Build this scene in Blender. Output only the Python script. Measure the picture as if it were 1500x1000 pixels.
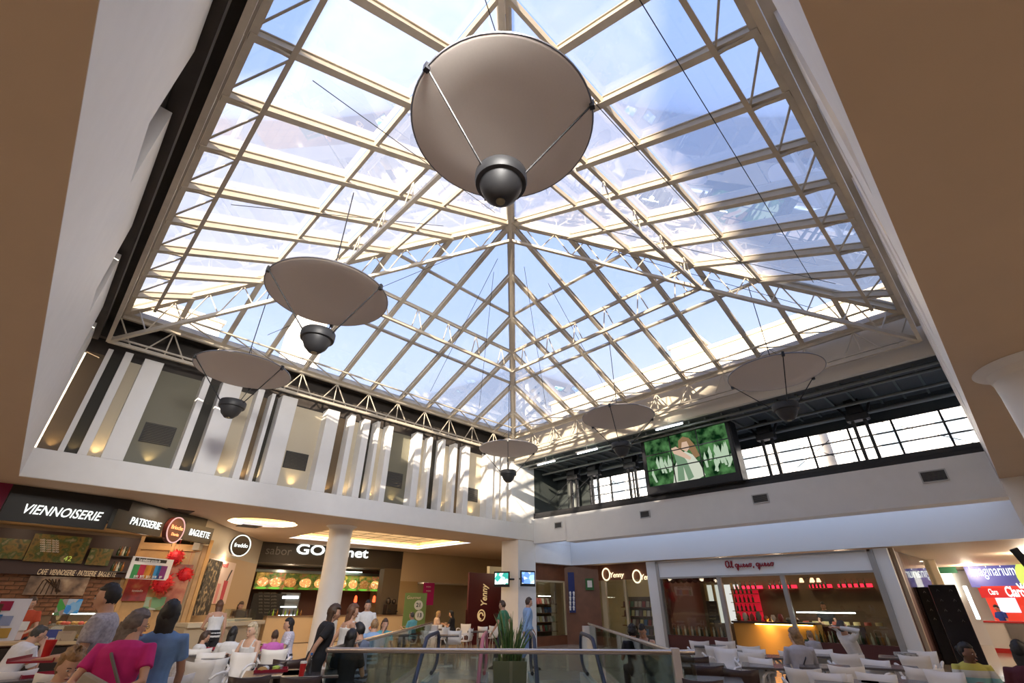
import bpy, math, random
from mathutils import Vector, Matrix
random.seed(7)
PI = math.pi
SC = bpy.context.scene
COL = SC.collection
for _o in list(bpy.data.objects):
    bpy.data.objects.remove(_o)

# ------------------------------------------------------------------ camera
F_PX, PITCH, ROLL, YAW = 670.8553, 0.5191158816, 0.0064966870, 0.7998125033
CAM = Vector((0, 0, 1.56))
_fw = Vector((math.cos(PITCH)*math.cos(YAW), math.cos(PITCH)*math.sin(YAW), math.sin(PITCH)))
_r0 = Vector((math.sin(YAW), -math.cos(YAW), 0))
_u0 = _r0.cross(_fw)
_r = _r0*math.cos(ROLL) + _u0*math.sin(ROLL)
_u = -_r0*math.sin(ROLL) + _u0*math.cos(ROLL)
cd = bpy.data.cameras.new('camera')
cd.sensor_width = 36; cd.lens = F_PX*36/1500; cd.clip_start = 0.05; cd.clip_end = 500
cam = bpy.data.objects.new('camera', cd); COL.objects.link(cam)
m = Matrix((_r, _u, -_fw)).transposed().to_4x4(); m.translation = CAM
cam.matrix_world = m
SC.camera = cam

# ------------------------------------------------------------------ sky, sun, exposure
SUN_DIR = Vector((0.866, 0.50, -0.208))
w = bpy.data.worlds.new('sky'); SC.world = w; w.use_nodes = True
nt = w.node_tree; nt.nodes.clear()
out = nt.nodes.new('ShaderNodeOutputWorld'); bg = nt.nodes.new('ShaderNodeBackground')
tc = nt.nodes.new('ShaderNodeTexCoord'); sp = nt.nodes.new('ShaderNodeSeparateXYZ')
cr = nt.nodes.new('ShaderNodeValToRGB')
e = cr.color_ramp.elements
e[0].position = 0.0; e[0].color = (0.86, 0.90, 0.97, 1)
e[1].position = 1.0; e[1].color = (0.22, 0.36, 0.80, 1)
k = e.new(0.22); k.color = (0.64, 0.74, 0.95, 1)
k = e.new(0.55); k.color = (0.37, 0.49, 0.80, 1)
nt.links.new(tc.outputs['Generated'], sp.inputs[0]); nt.links.new(sp.outputs['Z'], cr.inputs[0])
nt.links.new(cr.outputs[0], bg.inputs[0]); nt.links.new(bg.outputs[0], out.inputs[0])
bg.inputs[1].default_value = 1.0
sd = bpy.data.lights.new('sun', 'SUN'); sd.energy = 19; sd.angle = 0.01; sd.color = (1.0, 0.87, 0.70)
so = bpy.data.objects.new('sun', sd); COL.objects.link(so)
so.location = (-20, -5, 20)
so.rotation_euler = SUN_DIR.to_track_quat('-Z', 'Y').to_euler()
SC.view_settings.view_transform = 'Standard'; SC.view_settings.look = 'None'
SC.view_settings.exposure = 0.85; SC.view_settings.gamma = 1.0
SC.view_settings.use_curve_mapping = False

def lamp(kind, loc, energy, color, size=0.1, aim=None, spot=1.2, blend=0.6, sy=None):
    d = bpy.data.lights.new('lamp', kind); d.energy = energy; d.color = color
    if kind == 'AREA':
        d.size = size
        if sy: d.shape = 'RECTANGLE'; d.size_y = sy
    else:
        d.shadow_soft_size = size
    if kind == 'SPOT': d.spot_size = spot; d.spot_blend = blend
    o = bpy.data.objects.new('lamp', d); COL.objects.link(o); o.location = loc
    if aim is not None:
        o.rotation_euler = Vector(aim).to_track_quat('-Z', 'Y').to_euler()
    return o
WARM = (1.0, 0.68, 0.36); WARM2 = (1.0, 0.80, 0.58)

# ------------------------------------------------------------------ pixel helpers: a pixel's ray met with a real plane
def ray(x, y):
    return F_PX*_fw + (x-750)*_r - (y-500)*_u
def onz(x, y, z):
    d = ray(x, y); return CAM + d*((z-CAM.z)/d.z)
def onx(x, y, X):
    d = ray(x, y); return CAM + d*(X/d.x)
def ony(x, y, Y):
    d = ray(x, y); return CAM + d*(Y/d.y)
def onp(x, y, A, B):                      # vertical plane through plan points A and B
    d = ray(x, y); n = Vector((B[1]-A[1], A[0]-B[0], 0))
    t = (Vector((A[0], A[1], 0))-CAM).dot(n)/d.dot(n)
    return CAM + d*t
def ond(x, y, dist):                      # ground point under a pixel's column at a plan distance
    d = ray(x, y); h = math.hypot(d.x, d.y)
    return Vector((d.x/h*dist, d.y/h*dist, 0))

# ------------------------------------------------------------------ materials
MT = {}
def mat(name, col, rough=0.6, metal=0.0, emit=None, es=1.0, noise=0.0, nscale=8, bump=0.0, spec=None, alpha=None):
    if name in MT: return MT[name]
    M = bpy.data.materials.new(name); M.use_nodes = True
    t = M.node_tree; b = t.nodes['Principled BSDF']
    b.inputs['Base Color'].default_value = (*col, 1); b.inputs['Roughness'].default_value = rough
    b.inputs['Metallic'].default_value = metal
    if spec is not None: b.inputs['Specular IOR Level'].default_value = spec
    if emit:
        b.inputs['Emission Color'].default_value = (*emit, 1); b.inputs['Emission Strength'].default_value = es
    if noise or bump:
        c = t.nodes.new('ShaderNodeTexCoord'); n = t.nodes.new('ShaderNodeTexNoise')
        n.inputs['Scale'].default_value = nscale; n.inputs['Detail'].default_value = 4
        t.links.new(c.outputs['Object'], n.inputs['Vector'])
        if noise:
            r = t.nodes.new('ShaderNodeValToRGB')
            r.color_ramp.elements[0].position = .3; r.color_ramp.elements[1].position = .7
            r.color_ramp.elements[0].color = (*[max(0, x*(1-noise)) for x in col], 1)
            r.color_ramp.elements[1].color = (*[min(1, x*(1+noise)) for x in col], 1)
            t.links.new(n.outputs['Fac'], r.inputs[0]); t.links.new(r.outputs[0], b.inputs['Base Color'])
        if bump:
            bn = t.nodes.new('ShaderNodeBump'); bn.inputs['Strength'].default_value = bump
            bn.inputs['Distance'].default_value = 0.01
            t.links.new(n.outputs['Fac'], bn.inputs['Height']); t.links.new(bn.outputs[0], b.inputs['Normal'])
    MT[name] = M; return M
def glow(name, col, s):
    if name in MT: return MT[name]
    M = bpy.data.materials.new(name); M.use_nodes = True; t = M.node_tree; t.nodes.clear()
    o = t.nodes.new('ShaderNodeOutputMaterial'); en = t.nodes.new('ShaderNodeEmission')
    en.inputs[0].default_value = (*col, 1); en.inputs[1].default_value = s
    t.links.new(en.outputs[0], o.inputs[0]); MT[name] = M; return M
def glass(name, tint=(1, 1, 1), refl=0.06, dust=0.0, dcol=(.9, .88, .84)):
    if name in MT: return MT[name]
    M = bpy.data.materials.new(name); M.use_nodes = True; t = M.node_tree; t.nodes.clear()
    o = t.nodes.new('ShaderNodeOutputMaterial'); tr = t.nodes.new('ShaderNodeBsdfTransparent')
    tr.inputs[0].default_value = (*tint, 1)
    gl = t.nodes.new('ShaderNodeBsdfGlossy'); gl.inputs['Roughness'].default_value = 0.02
    lw = t.nodes.new('ShaderNodeLayerWeight'); lw.inputs[0].default_value = 0.25
    mp = t.nodes.new('ShaderNodeMath'); mp.operation = 'MULTIPLY_ADD'
    mp.inputs[1].default_value = 0.55; mp.inputs[2].default_value = refl
    t.links.new(lw.outputs['Fresnel'], mp.inputs[0])
    mx = t.nodes.new('ShaderNodeMixShader'); t.links.new(mp.outputs[0], mx.inputs[0])
    t.links.new(tr.outputs[0], mx.inputs[1]); t.links.new(gl.outputs[0], mx.inputs[2])
    last = mx
    if dust:
        c = t.nodes.new('ShaderNodeTexCoord'); n = t.nodes.new('ShaderNodeTexNoise')
        n.inputs['Scale'].default_value = 1.3; n.inputs['Detail'].default_value = 5; n.inputs['Distortion'].default_value = 1.5
        t.links.new(c.outputs['Object'], n.inputs['Vector'])
        mr = t.nodes.new('ShaderNodeMapRange'); mr.inputs['To Min'].default_value = dust*.7; mr.inputs['To Max'].default_value = dust*1.3
        t.links.new(n.outputs['Fac'], mr.inputs[0])
        tl = t.nodes.new('ShaderNodeBsdfTranslucent'); tl.inputs[0].default_value = (*dcol, 1)
        m2 = t.nodes.new('ShaderNodeMixShader'); t.links.new(mr.outputs[0], m2.inputs[0])
        t.links.new(mx.outputs[0], m2.inputs[1]); t.links.new(tl.outputs[0], m2.inputs[2]); last = m2
    t.links.new(last.outputs[0], o.inputs[0]); MT[name] = M; return M
def pattern(name, cols, scale=12, emit=0.0, kind='voronoi', rough=.5):    # a printed picture: blotches of its colours
    if name in MT: return MT[name]
    M = bpy.data.materials.new(name); M.use_nodes = True; t = M.node_tree; b = t.nodes['Principled BSDF']
    c = t.nodes.new('ShaderNodeTexCoord')
    if kind == 'voronoi':
        n = t.nodes.new('ShaderNodeTexVoronoi'); n.inputs['Scale'].default_value = scale
        s = t.nodes.new('ShaderNodeSeparateColor'); t.links.new(n.outputs['Color'], s.inputs[0]); src = s.outputs[0]
    else:
        n = t.nodes.new('ShaderNodeTexNoise'); n.inputs['Scale'].default_value = scale; n.inputs['Detail'].default_value = 6
        src = n.outputs['Fac']
    t.links.new(c.outputs['Object'], n.inputs['Vector'])
    r = t.nodes.new('ShaderNodeValToRGB'); el = r.color_ramp.elements
    lo, hi = (0, 1) if kind == 'voronoi' else (.3, .7)
    el[0].position = lo; el[0].color = (*cols[0], 1); el[1].position = hi; el[1].color = (*cols[-1], 1)
    for i, cc in enumerate(cols[1:-1], 1):
        q = el.new(lo+(hi-lo)*i/(len(cols)-1)); q.color = (*cc, 1)
    t.links.new(src, r.inputs[0]); t.links.new(r.outputs[0], b.inputs['Base Color']); b.inputs['Roughness'].default_value = rough
    if emit:
        t.links.new(r.outputs[0], b.inputs['Emission Color']); b.inputs['Emission Strength'].default_value = emit
    MT[name] = M; return M

# ------------------------------------------------------------------ mesh builder
class MB:
    def __init__(s): s.v = []; s.f = []
    def add(s, vs, fs):
        k = len(s.v); s.v += [tuple(v) for v in vs]; s.f += [tuple(i+k for i in f) for f in fs]; return s
    def hexa(s, p):          # 8 points: bottom 4 then top 4
        return s.add(p, [(3,2,1,0),(4,5,6,7),(0,1,5,4),(1,2,6,5),(2,3,7,6),(3,0,4,7)])
    def box(s, c, d, rz=0.0):
        x, y, z = d[0]/2, d[1]/2, d[2]/2; cs, sn = math.cos(rz), math.sin(rz)
        P = [(-x,-y,-z),(x,-y,-z),(x,y,-z),(-x,y,-z),(-x,-y,z),(x,-y,z),(x,y,z),(-x,y,z)]
        return s.hexa([(c[0]+a*cs-b*sn, c[1]+a*sn+b*cs, c[2]+q) for a, b, q in P])
    def span(s, x0, x1, y0, y1, z0, z1):
        return s.box(((x0+x1)/2, (y0+y1)/2, (z0+z1)/2), (x1-x0, y1-y0, z1-z0))
    def beam(s, a, b, w, h, up=(0, 0, 1), off=0.0):
        a, b = Vector(a), Vector(b); d = (b-a).normalized(); up = Vector(up)
        x = d.cross(up)
        if x.length < 1e-4: x = d.cross(Vector((1, 0, 0)))
        x.normalize(); y = x.cross(d).normalized()
        P = []
        for p in (a, b):
            for sx, sy in ((-1,-1),(1,-1),(1,1),(-1,1)): P.append(p + x*(w/2*sx) + y*(h/2*sy+off))
        return s.add(P, [(0,1,2,3),(7,6,5,4),(1,0,4,5),(2,1,5,6),(3,2,6,7),(0,3,7,4)])
    def loft(s, rings, cap=True):
        n = len(rings[0]); k = len(s.v)
        for r in rings: s.v += [tuple(p) for p in r]
        for i in range(len(rings)-1):
            for j in range(n):
                a = k+i*n+j; b = k+i*n+(j+1) % n
                s.f.append((a, b, b+n, a+n))
        if cap:
            s.f.append(tuple(k+j for j in reversed(range(n)))); s.f.append(tuple(k+(len(rings)-1)*n+j for j in range(n)))
        return s
    def tube(s, pts, r, n=8, closed=False):
        pts = [Vector(p) for p in pts]; L = len(pts)
        rr = r if isinstance(r, (list, tuple)) else [r]*L
        rings = []; ref = None
        for i, p in enumerate(pts):
            if closed: d = pts[(i+1) % L]-pts[i-1]
            else: d = pts[min(i+1, L-1)]-pts[max(i-1, 0)]
            d.normalize()
            if ref is None:
                ref = Vector((0, 0, 1)) if abs(d.z) < .9 else Vector((1, 0, 0))
            x = d.cross(ref)
            if x.length < 1e-4: x = d.cross(Vector((0.3, 1, 0)))
            x.normalize(); y = x.cross(d).normalized(); ref = y
            rings.append([p + (x*math.cos(2*PI*j/n) + y*math.sin(2*PI*j/n))*rr[i] for j in range(n)])
        if closed: rings.append(rings[0])
        return s.loft(rings, not closed)
    def lathe(s, prof, n=24, c=(0, 0, 0), cap=True):
        return s.loft([[(c[0]+r*math.cos(2*PI*j/n), c[1]+r*math.sin(2*PI*j/n), c[2]+z) for j in range(n)] for r, z in prof], cap)
    def ell(s, c, r, n=14, m_=10, fn=None):
        rings = []
        for i in range(m_+1):
            ph = PI*i/m_; ph = min(max(ph, .02), PI-.02)
            ring = []
            for j in range(n):
                th = 2*PI*j/n
                q = Vector((math.sin(ph)*math.cos(th), math.sin(ph)*math.sin(th), -math.cos(ph)))
                if fn: q = fn(q)
                ring.append((c[0]+q.x*r[0], c[1]+q.y*r[1], c[2]+q.z*r[2]))
            rings.append(ring)
        return s.loft(rings)
    def prism(s, poly, z0, z1):
        n = len(poly)
        return s.add([(x, y, z0) for x, y in poly]+[(x, y, z1) for x, y in poly],
                     [tuple(reversed(range(n))), tuple(range(n, 2*n))]+[(i, (i+1) % n, n+(i+1) % n, n+i) for i in range(n)])
    def xf(s, M):
        s.v = [tuple(M @ Vector(v)) for v in s.v]; return s
    def mesh(s, name, m, smooth=False):
        me = bpy.data.meshes.new(name); me.from_pydata(s.v, [], s.f); me.update()
        if m: me.materials.append(m)
        if smooth: me.polygons.foreach_set('use_smooth', [True]*len(me.polygons))
        return me
def link(name, me, parent=None, loc=None):
    o = bpy.data.objects.new(name, me); COL.objects.link(o)
    if parent is not None: o.parent = parent
    if loc is not None: o.location = loc
    return o
def obj(name, mb, m, parent=None, smooth=False, bevel=0.0, label=None, kind=None):
    """one mesh; its points are given in world space unless the parent stands at the origin"""
    o = link(name, mb.mesh(name, m, smooth), parent)
    if parent is not None and parent.get('world_pts'):
        o.location = -root_loc(parent)
    if smooth:
        try: o.data.set_sharp_from_angle(angle=math.radians(42))
        except Exception: pass
    if bevel:
        b = o.modifiers.new('bevel', 'BEVEL'); b.width = bevel; b.segments = 2; b.limit_method = 'ANGLE'
    if label: o['label'] = label
    if kind: o['kind'] = kind
    return o
WP = {}
def root_loc(p):
    return WP[p.name]
def thing(name, label, cat, loc=(0, 0, 0), group=None, world=False, rz=0.0):
    o = bpy.data.objects.new(name, None); COL.objects.link(o); o.empty_display_size = .1
    o.location = loc; o.rotation_euler = (0, 0, rz); o['label'] = label; o['category'] = cat
    if group: o['group'] = group
    if world: o['world_pts'] = True; WP[o.name] = Vector(loc)
    return o
def tag(o, label, cat, group=None):
    o['label'] = label; o['category'] = cat
    if group: o['group'] = group
    return o
def struct(name, mb, m, parent=None, **k):
    o = obj(name, mb, m, parent, **k)
    if parent is None: o['kind'] = 'structure'
    return o
def dup(root, loc, rz=0.0, label=None, group=None, scale=None):
    r = root.copy(); COL.objects.link(r); r.location = loc; r.rotation_euler = (0, 0, rz)
    if label: r['label'] = label
    if group: r['group'] = group
    if scale: r.scale = scale
    for ch in list(root.children):
        c = ch.copy(); COL.objects.link(c); c.parent = r
        for g in list(ch.children):
            d = g.copy(); COL.objects.link(d); d.parent = c
    return r
def text_mesh(s, size, ext=0.004, shear=0.0, bold=0.0, space=1.0):
    cu = bpy.data.curves.new('t', 'FONT'); cu.body = s; cu.size = size; cu.extrude = ext; cu.shear = shear
    cu.offset = bold; cu.align_x = 'CENTER'; cu.align_y = 'CENTER'; cu.space_character = space
    cu.resolution_u = 3
    o = bpy.data.objects.new('t', cu); COL.objects.link(o)
    me = bpy.data.meshes.new_from_object(o); bpy.data.objects.remove(o)
    return me
def letters(s, size, c, xdir, m, parent=None, name='lettering', ext=0.006, shear=0.0, bold=0.0, updir=(0, 0, 1), space=1.0, label=None, width=None):
    me = text_mesh(s, size, ext, shear, bold, space); me.materials.append(m); me.name = name
    x = Vector(xdir).normalized(); u_ = Vector(updir).normalized(); n = x.cross(u_).normalized(); u_ = n.cross(x)
    sx = 1.0
    if width:
        xs = [v.co.x for v in me.vertices]; sx = width/(max(xs)-min(xs))
    M = Matrix((x*sx, u_, n)).transposed().to_4x4(); M.translation = Vector(c)
    me.transform(M)
    o = link(name, me, parent)
    if parent is not None and parent.get('world_pts'): o.location = -root_loc(parent)
    if label: o['label'] = label
    return o
def vboard(mb, A, B, z0, z1, th=0.03):
    """vertical slab from plan point A to B; thickness grows away from the camera"""
    A = Vector((A[0], A[1], 0)); B = Vector((B[0], B[1], 0)); d = (B-A).normalized(); n = Vector((-d.y, d.x, 0))
    if n.dot((A+B)/2-Vector((CAM.x, CAM.y, 0))) < 0: n = -n
    P = [A, B, B+n*th, A+n*th]
    return mb.hexa([(p.x, p.y, z0) for p in P]+[(p.x, p.y, z1) for p in P])
def quadboard(mb, p, th=0.02):
    """slab whose front face has the four given points"""
    p = [Vector(q) for q in p]; n = (p[1]-p[0]).cross(p[3]-p[0]).normalized()
    if n.dot(p[0]-CAM) < 0: n = -n
    return mb.hexa(p+[q+n*th for q in p])

# ------------------------------------------------------------------ measured setting
EX, EY, STP = -0.3132, -0.011, 1.25
FX, FY = EX+15, EY+15
CXc, CYc = EX+7.5, EY+7.5
ZE, ZA, ZTL = 8.4658, 11.7092, 7.5219
X0, Y0, X1, Y1 = -0.6361, -0.1614, 16.1883, 15.185
ZS, ZSL, ZSI, ZFB = 3.968, 4.6348, 4.9175, 3.8142
ZFT = 7.40      # top of the wall fins
SL = (ZA-ZE)/7.5
WHITE = mat('white_paint', (.80, .79, .78), .55, noise=.02, nscale=3)
SOFF = mat('soffit_paint', (.56, .44, .33), .7, noise=.02, nscale=2)
STEEL = mat('cream_painted_steel', (.50, .44, .35), .45, noise=.08, nscale=5)
DARKW = mat('dark_brown_cladding', (.045, .036, .03), .7, noise=.15, nscale=3)
BLACK = mat('black_metal', (.012, .012, .014), .4)
CREAM = mat('cream_paint', (.60, .53, .40), .6)
OLIVE = mat('olive_grey_paint', (.17, .16, .115), .6)
BROWNP = mat('brown_paint', (.15, .105, .06), .6)
DARKP = mat('dark_paint', (.03, .026, .018), .6)
CHROME = mat('brushed_steel', (.62, .60, .57), .25, .9)
GREY = mat('grey_metal', (.25, .25, .25), .4, .6)
# ------------------------------------------------------------------ floor with the escalator well
U2 = Vector((math.cos(YAW), math.sin(YAW), 0)); V2 = Vector((-math.sin(YAW), math.cos(YAW), 0))   # diagonal axes of the well
RL = onz(481, 947, 1.0); RR = onz(986, 950, 1.0)
D0 = 7.42; D1 = 11.3; VL = RL.dot(V2)*D0/RL.dot(U2); VR = RR.dot(V2)*D0/RR.dot(U2)
def dg(u, v, z=0.0): p = U2*u+V2*v; return Vector((p.x, p.y, z))
def tiled(name, col, col2, s, rough, mort=.012):
    M = bpy.data.materials.new(name); M.use_nodes = True; t = M.node_tree; b = t.nodes['Principled BSDF']
    c = t.nodes.new('ShaderNodeTexCoord'); br = t.nodes.new('ShaderNodeTexBrick'); br.offset = 0
    br.inputs['Scale'].default_value = 1; br.inputs['Brick Width'].default_value = s; br.inputs['Row Height'].default_value = s
    br.inputs['Mortar Size'].default_value = mort; br.inputs['Color1'].default_value = (*col, 1); br.inputs['Color2'].default_value = (*col2, 1)
    br.inputs['Mortar'].default_value = (*[x*.5 for x in col], 1)
    t.links.new(c.outputs['Object'], br.inputs['Vector']); t.links.new(br.outputs['Color'], b.inputs['Base Color'])
    b.inputs['Roughness'].default_value = rough; MT[name] = M; return M
FLOORM = tiled('polished_floor_tiles', (.50, .43, .35), (.46, .39, .31), .6, .12, .006)
import bmesh
VB_, VC_ = 0.0, 0.0
_n = [onz(712, 925, .98), onz(778, 925, .98)]
VB_, VC_ = [p.dot(V2)*12.6/p.dot(U2) for p in _n]
lo = MB(); lo.prism([tuple(dg(u, v)[:2]) for u, v in ((0, -9), (16, -9), (16, 9), (0, 9))], -4.6, -4.5)
struct('floor', lo, mat('lower_floor', (.30, .25, .2), .3))
lw_ = MB()
for a, b in (((0, -9), (16, -9)), ((16, -9), (16, 9)), ((16, 9), (0, 9)), ((0, 9), (0, -9))):
    A, B = dg(*a), dg(*b); vboard(lw_, A, B, -4.5, -.35, .1)
struct('wall_lower_level', lw_, mat('lower_wall', (.30, .27, .23), .6))

# ------------------------------------------------------------------ ceilings round the court (under-sides at ZS and, on the right, at 3.15)
import bmesh
def planar(name, outer, holes, z, m, th=.12):
    bm = bmesh.new(); es = []
    for lp in [outer]+holes:
        vs = [bm.verts.new((x, y, z)) for x, y in lp]
        for i in range(len(vs)): es.append(bm.edges.new((vs[i], vs[(i+1) % len(vs)])))
    bmesh.ops.triangle_fill(bm, edges=es, use_beauty=True)
    for f in bm.faces:
        if f.normal.z > 0: f.normal_flip()
    g = bmesh.ops.extrude_face_region(bm, geom=list(bm.faces))
    for v in g['geom']:
        if isinstance(v, bmesh.types.BMVert): v.co.z += th
    me = bpy.data.meshes.new(name); bm.to_mesh(me); bm.free(); me.materials.append(m)
    o = link(name, me); o['kind'] = 'structure'; return o
_fl = planar('floor', [(-14, -20), (60, -20), (60, 32), (-14, 32)],
       [[tuple(dg(u, v)[:2]) for u, v in ((D0, VR), (D1, VR), (D1, VC_-.02), (9.45, VC_-.02), (9.45, VB_+.02), (D1, VB_+.02), (D1, VL), (D0, VL))]], -.35, FLOORM, .35)
def circ(cx, cy, r, n=40, r2=None): return [(cx+r*math.cos(2*PI*i/n), cy+(r2 or r)*math.sin(2*PI*i/n)) for i in range(n)]
XB = 18.75                      # bulkhead lit by the sky slot, beyond the far right fascia
CC = (5.75, 18.45); CR = 1.12
RC = (8.1, 14.75, 17.75, 22.2)  # rectangular coffer x0 x1 y0 y1
CC2 = (14.55, 21.4)
planar('ceiling', [(-14, -20), (14.62, -20), (14.62, Y0), (X0, Y0), (X0, Y1), (XB, Y1), (XB, 18.3), (34, 18.3), (34, 32), (-14, 32)],
       [circ(CC[0], CC[1], CR), [(RC[0], RC[2]), (RC[1], RC[2]), (RC[1], RC[3]), (RC[0], RC[3])]], ZS, SOFF, .01)
# slabs above the coffers close them
for nm, cxy, rr in (('ceiling', CC, CR+.25),):
    b = MB(); b.lathe([(rr, 0), (rr, .05)], 40, (cxy[0], cxy[1], ZS+.34)); struct(nm, b, CREAM)
    b = MB(); ring = [(CR+.25, .12), (CR+.25, .34)]
    b.loft([[(cxy[0]+r*math.cos(2*PI*j/40), cxy[1]+r*math.sin(2*PI*j/40), ZS+z) for j in range(40)] for r, z in ring], False)
    struct('trim_1', b, CREAM)
    t_ = MB(); t_.tube([(cxy[0]+(CR+.12)*math.cos(2*PI*j/40), cxy[1]+(CR+.12)*math.sin(2*PI*j/40), ZS+.17) for j in range(40)], .03, 6, True)
    tag(obj('cove_light', t_, glow('warm_tube', (1, .62, .25), 14)), 'warm ring light hidden inside the round ceiling recess beside the smoothie wall', 'light')
b = MB(); b.span(RC[0]-.3, RC[1]+.3, RC[2]-.3, RC[3]+.3, ZS+.38, ZS+.44)
for i in (0,):
    struct('ceiling', b, CREAM)
b = MB()
x0, x1, y0, y1 = RC[0]-.3, RC[1]+.3, RC[2]-.3, RC[3]+.3
b.span(x0-.03, x0, y0, y1, ZS+.12, ZS+.38).span(x1, x1+.03, y0, y1, ZS+.12, ZS+.38).span(x0, x1, y0-.03, y0, ZS+.12, ZS+.38).span(x0, x1, y1, y1+.03, ZS+.12, ZS+.38)
struct('trim_2', b, CREAM)
t_ = MB()
x0, x1, y0, y1 = RC[0]-.15, RC[1]+.15, RC[2]-.15, RC[3]+.15
for p, q in (((x0, y0), (x1, y0)), ((x1, y0), (x1, y1)), ((x1, y1), (x0, y1)), ((x0, y1), (x0, y0))):
    t_.beam((*p, ZS+.17), (*q, ZS+.17), .04, .04)
tag(obj('cove_light', t_, glow('warm_tube', (1, .62, .25), 14)), 'warm strip light hidden round the rectangular ceiling recess', 'light')
lp = thing('luminous_ceiling', 'large glowing amber ceiling raft split into square panels above the grill counter', 'ceiling light', ((RC[0]+RC[1])/2, (RC[2]+RC[3])/2, ZS+.2), world=True)
nx, ny = 6, 4
px0, px1, py0, py1 = RC[0]+.7, RC[1]-.7, RC[2]+.5, RC[3]-.7
PAN = mat('backlit_alabaster', (.45, .34, .2), .5, emit=(1, .62, .28), es=.38, noise=.15, nscale=2)
for i in range(nx):
    for j in range(ny):
        q = MB(); a0 = px0+(px1-px0)*i/nx; a1 = px0+(px1-px0)*(i+1)/nx; b0 = py0+(py1-py0)*j/ny; b1 = py0+(py1-py0)*(j+1)/ny
        q.span(a0+.015, a1-.015, b0+.015, b1-.015, ZS+.2, ZS+.22); obj('light_panel', q, PAN, lp)
q = MB()
for i in range(nx+1): q.span(px0+(px1-px0)*i/nx-.015, px0+(px1-px0)*i/nx+.015, py0, py1, ZS+.19, ZS+.23)
for j in range(ny+1): q.span(px0, px1, py0+(py1-py0)*j/ny-.015, py0+(py1-py0)*j/ny+.015, ZS+.191, ZS+.229)
q.span((px0+px1)/2-.02, (px0+px1)/2+.02, (py0+py1)/2-.02, (py0+py1)/2+.02, ZS+.2, ZS+.38)
obj('frame', q, mat('bronze_frame', (.2, .14, .08), .5, .3), lp)
# ceiling on the right side, lower, and beyond
planar('ceiling', [(XB, -20), (60, -20), (60, Y1+.02), (XB, Y1+.02)], [], 3.13, mat('beige_ceiling', (.62, .50, .38), .6))
planar('ceiling', [(XB+.02, Y1+.02), (34, Y1+.02), (34, 18.3), (XB+.02, 18.3)], [], 3.13, mat('beige_ceiling', (.62, .50, .38), .6))
planar('ceiling', [(14.62, -20), (XB, -20), (XB, Y0), (14.62, Y0)], [], ZS+.6, SOFF, .01)

q = MB(); q.span(XB, XB+.1, Y1+.3, 18.4, 3.125, ZS+.005).span(XB, 34, 18.3, 18.4, 3.125, ZS+.005); struct('wall_bookshop_upper', q, CREAM)
# ------------------------------------------------------------------ far left wall: a fascia, tall slots with coloured backs, fins between them
slots = [(-.59,-.23,'b'),(-.12,.13,'d'),(.31,.58,'c'),(1.03,2.09,'ov'),(2.26,2.58,'d'),(3.12,3.58,'c'),(3.77,4.01,'b'),(4.12,4.33,'d'),
 (4.83,5.89,'cv'),(6.33,6.75,'b'),(6.94,7.28,'c'),(7.53,7.81,'d'),(7.93,8.29,'c'),(8.5,9.55,'ov'),(9.83,10.21,'c'),(10.33,10.8,'d'),
 (10.97,11.46,'c'),(11.6,12.04,'b'),(12.29,13.31,'cv'),(13.66,13.85,'c'),(14.03,14.25,'c'),(14.49,14.78,'d')]
BK = {'b': BROWNP, 'd': DARKP, 'c': CREAM, 'o': OLIVE}
DP = .42
wall = MB(); wall.span(X0-.3, 16.28, Y1, Y1+DP, ZS+.012, ZSL)
struct('wall_far_left', wall, WHITE, bevel=.01)
edges = [X0]+[v for s_ in slots for v in s_[:2]]+[16.28]
wf = thing('finned_wall', 'white vertical wall fins of uneven width above the food court fascia', 'wall fins', (7, Y1, ZSL), world=True)
wf['kind'] = 'structure'; del wf['category']; wf.name = 'wall_far_left_fins'; WP[wf.name] = Vector((7, Y1, ZSL))
for i in range(0, len(edges), 2):
    a, b_ = edges[i], edges[i+1]
    if b_-a < .06: continue
    q = MB(); top = ZFT+(.0 if i % 4 else .04)
    if i == len(edges)-2: top = 7.3
    q.span(a, b_, Y1, Y1+DP, ZSL, top); obj('fin', q, WHITE, wf, bevel=.008)
for a, b_, k_ in slots:
    q = MB(); q.span(a-.03, b_+.03, Y1+DP, Y1+DP+.06, ZSL-.1, ZFT-.06); obj('back_panel', q, BK[k_[0]], wf)
    q = MB(); cx = (a+b_)/2; q.lathe([(.05, 0), (.06, .05), (.045, .06)], 12, (cx, Y1+DP-.12, ZSL)); obj('uplight', q, BLACK, wf)
    lamp('SPOT', (cx, Y1+DP-.11, ZSL+.07), 9 if b_-a > .5 else 5.5, (1, .70, .32), .02, (0, .16, 1), 1.5, .9)
    if 'v' in k_:
        q = MB(); cz = 5.55 ; w2 = (b_-a)*.32
        q.span(cx-w2-.03, cx+w2+.03, Y1+DP-.02, Y1+DP, cz-.27, cz+.27); vg = obj('vent_frame', q, mat('vent_dark', (.05, .048, .045), .7), wf)
        q = MB()
        for s_ in range(12): q.beam((cx-w2, Y1+DP-.03, cz-.235+s_*.043), (cx+w2, Y1+DP-.03, cz-.235+s_*.043), .02, .006, up=(0, -1, 1.3))
        g_ = obj('vent_slats', q, mat('vent_slat', (.13, .125, .115), .7), vg); g_.location = (0, 0, 0)
q = MB(); q.span(X0-.3, 16.28, Y1+DP+.05, Y1+DP+.2, ZFT-.05, 8.55); struct('wall_far_left_top', q, DARKW)
q = MB(); q.beam((X0, Y1+.3, 7.85), (15.3, Y1+.3, 7.85), .16, .16); struct('trim_3', q, DARKW)

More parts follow.
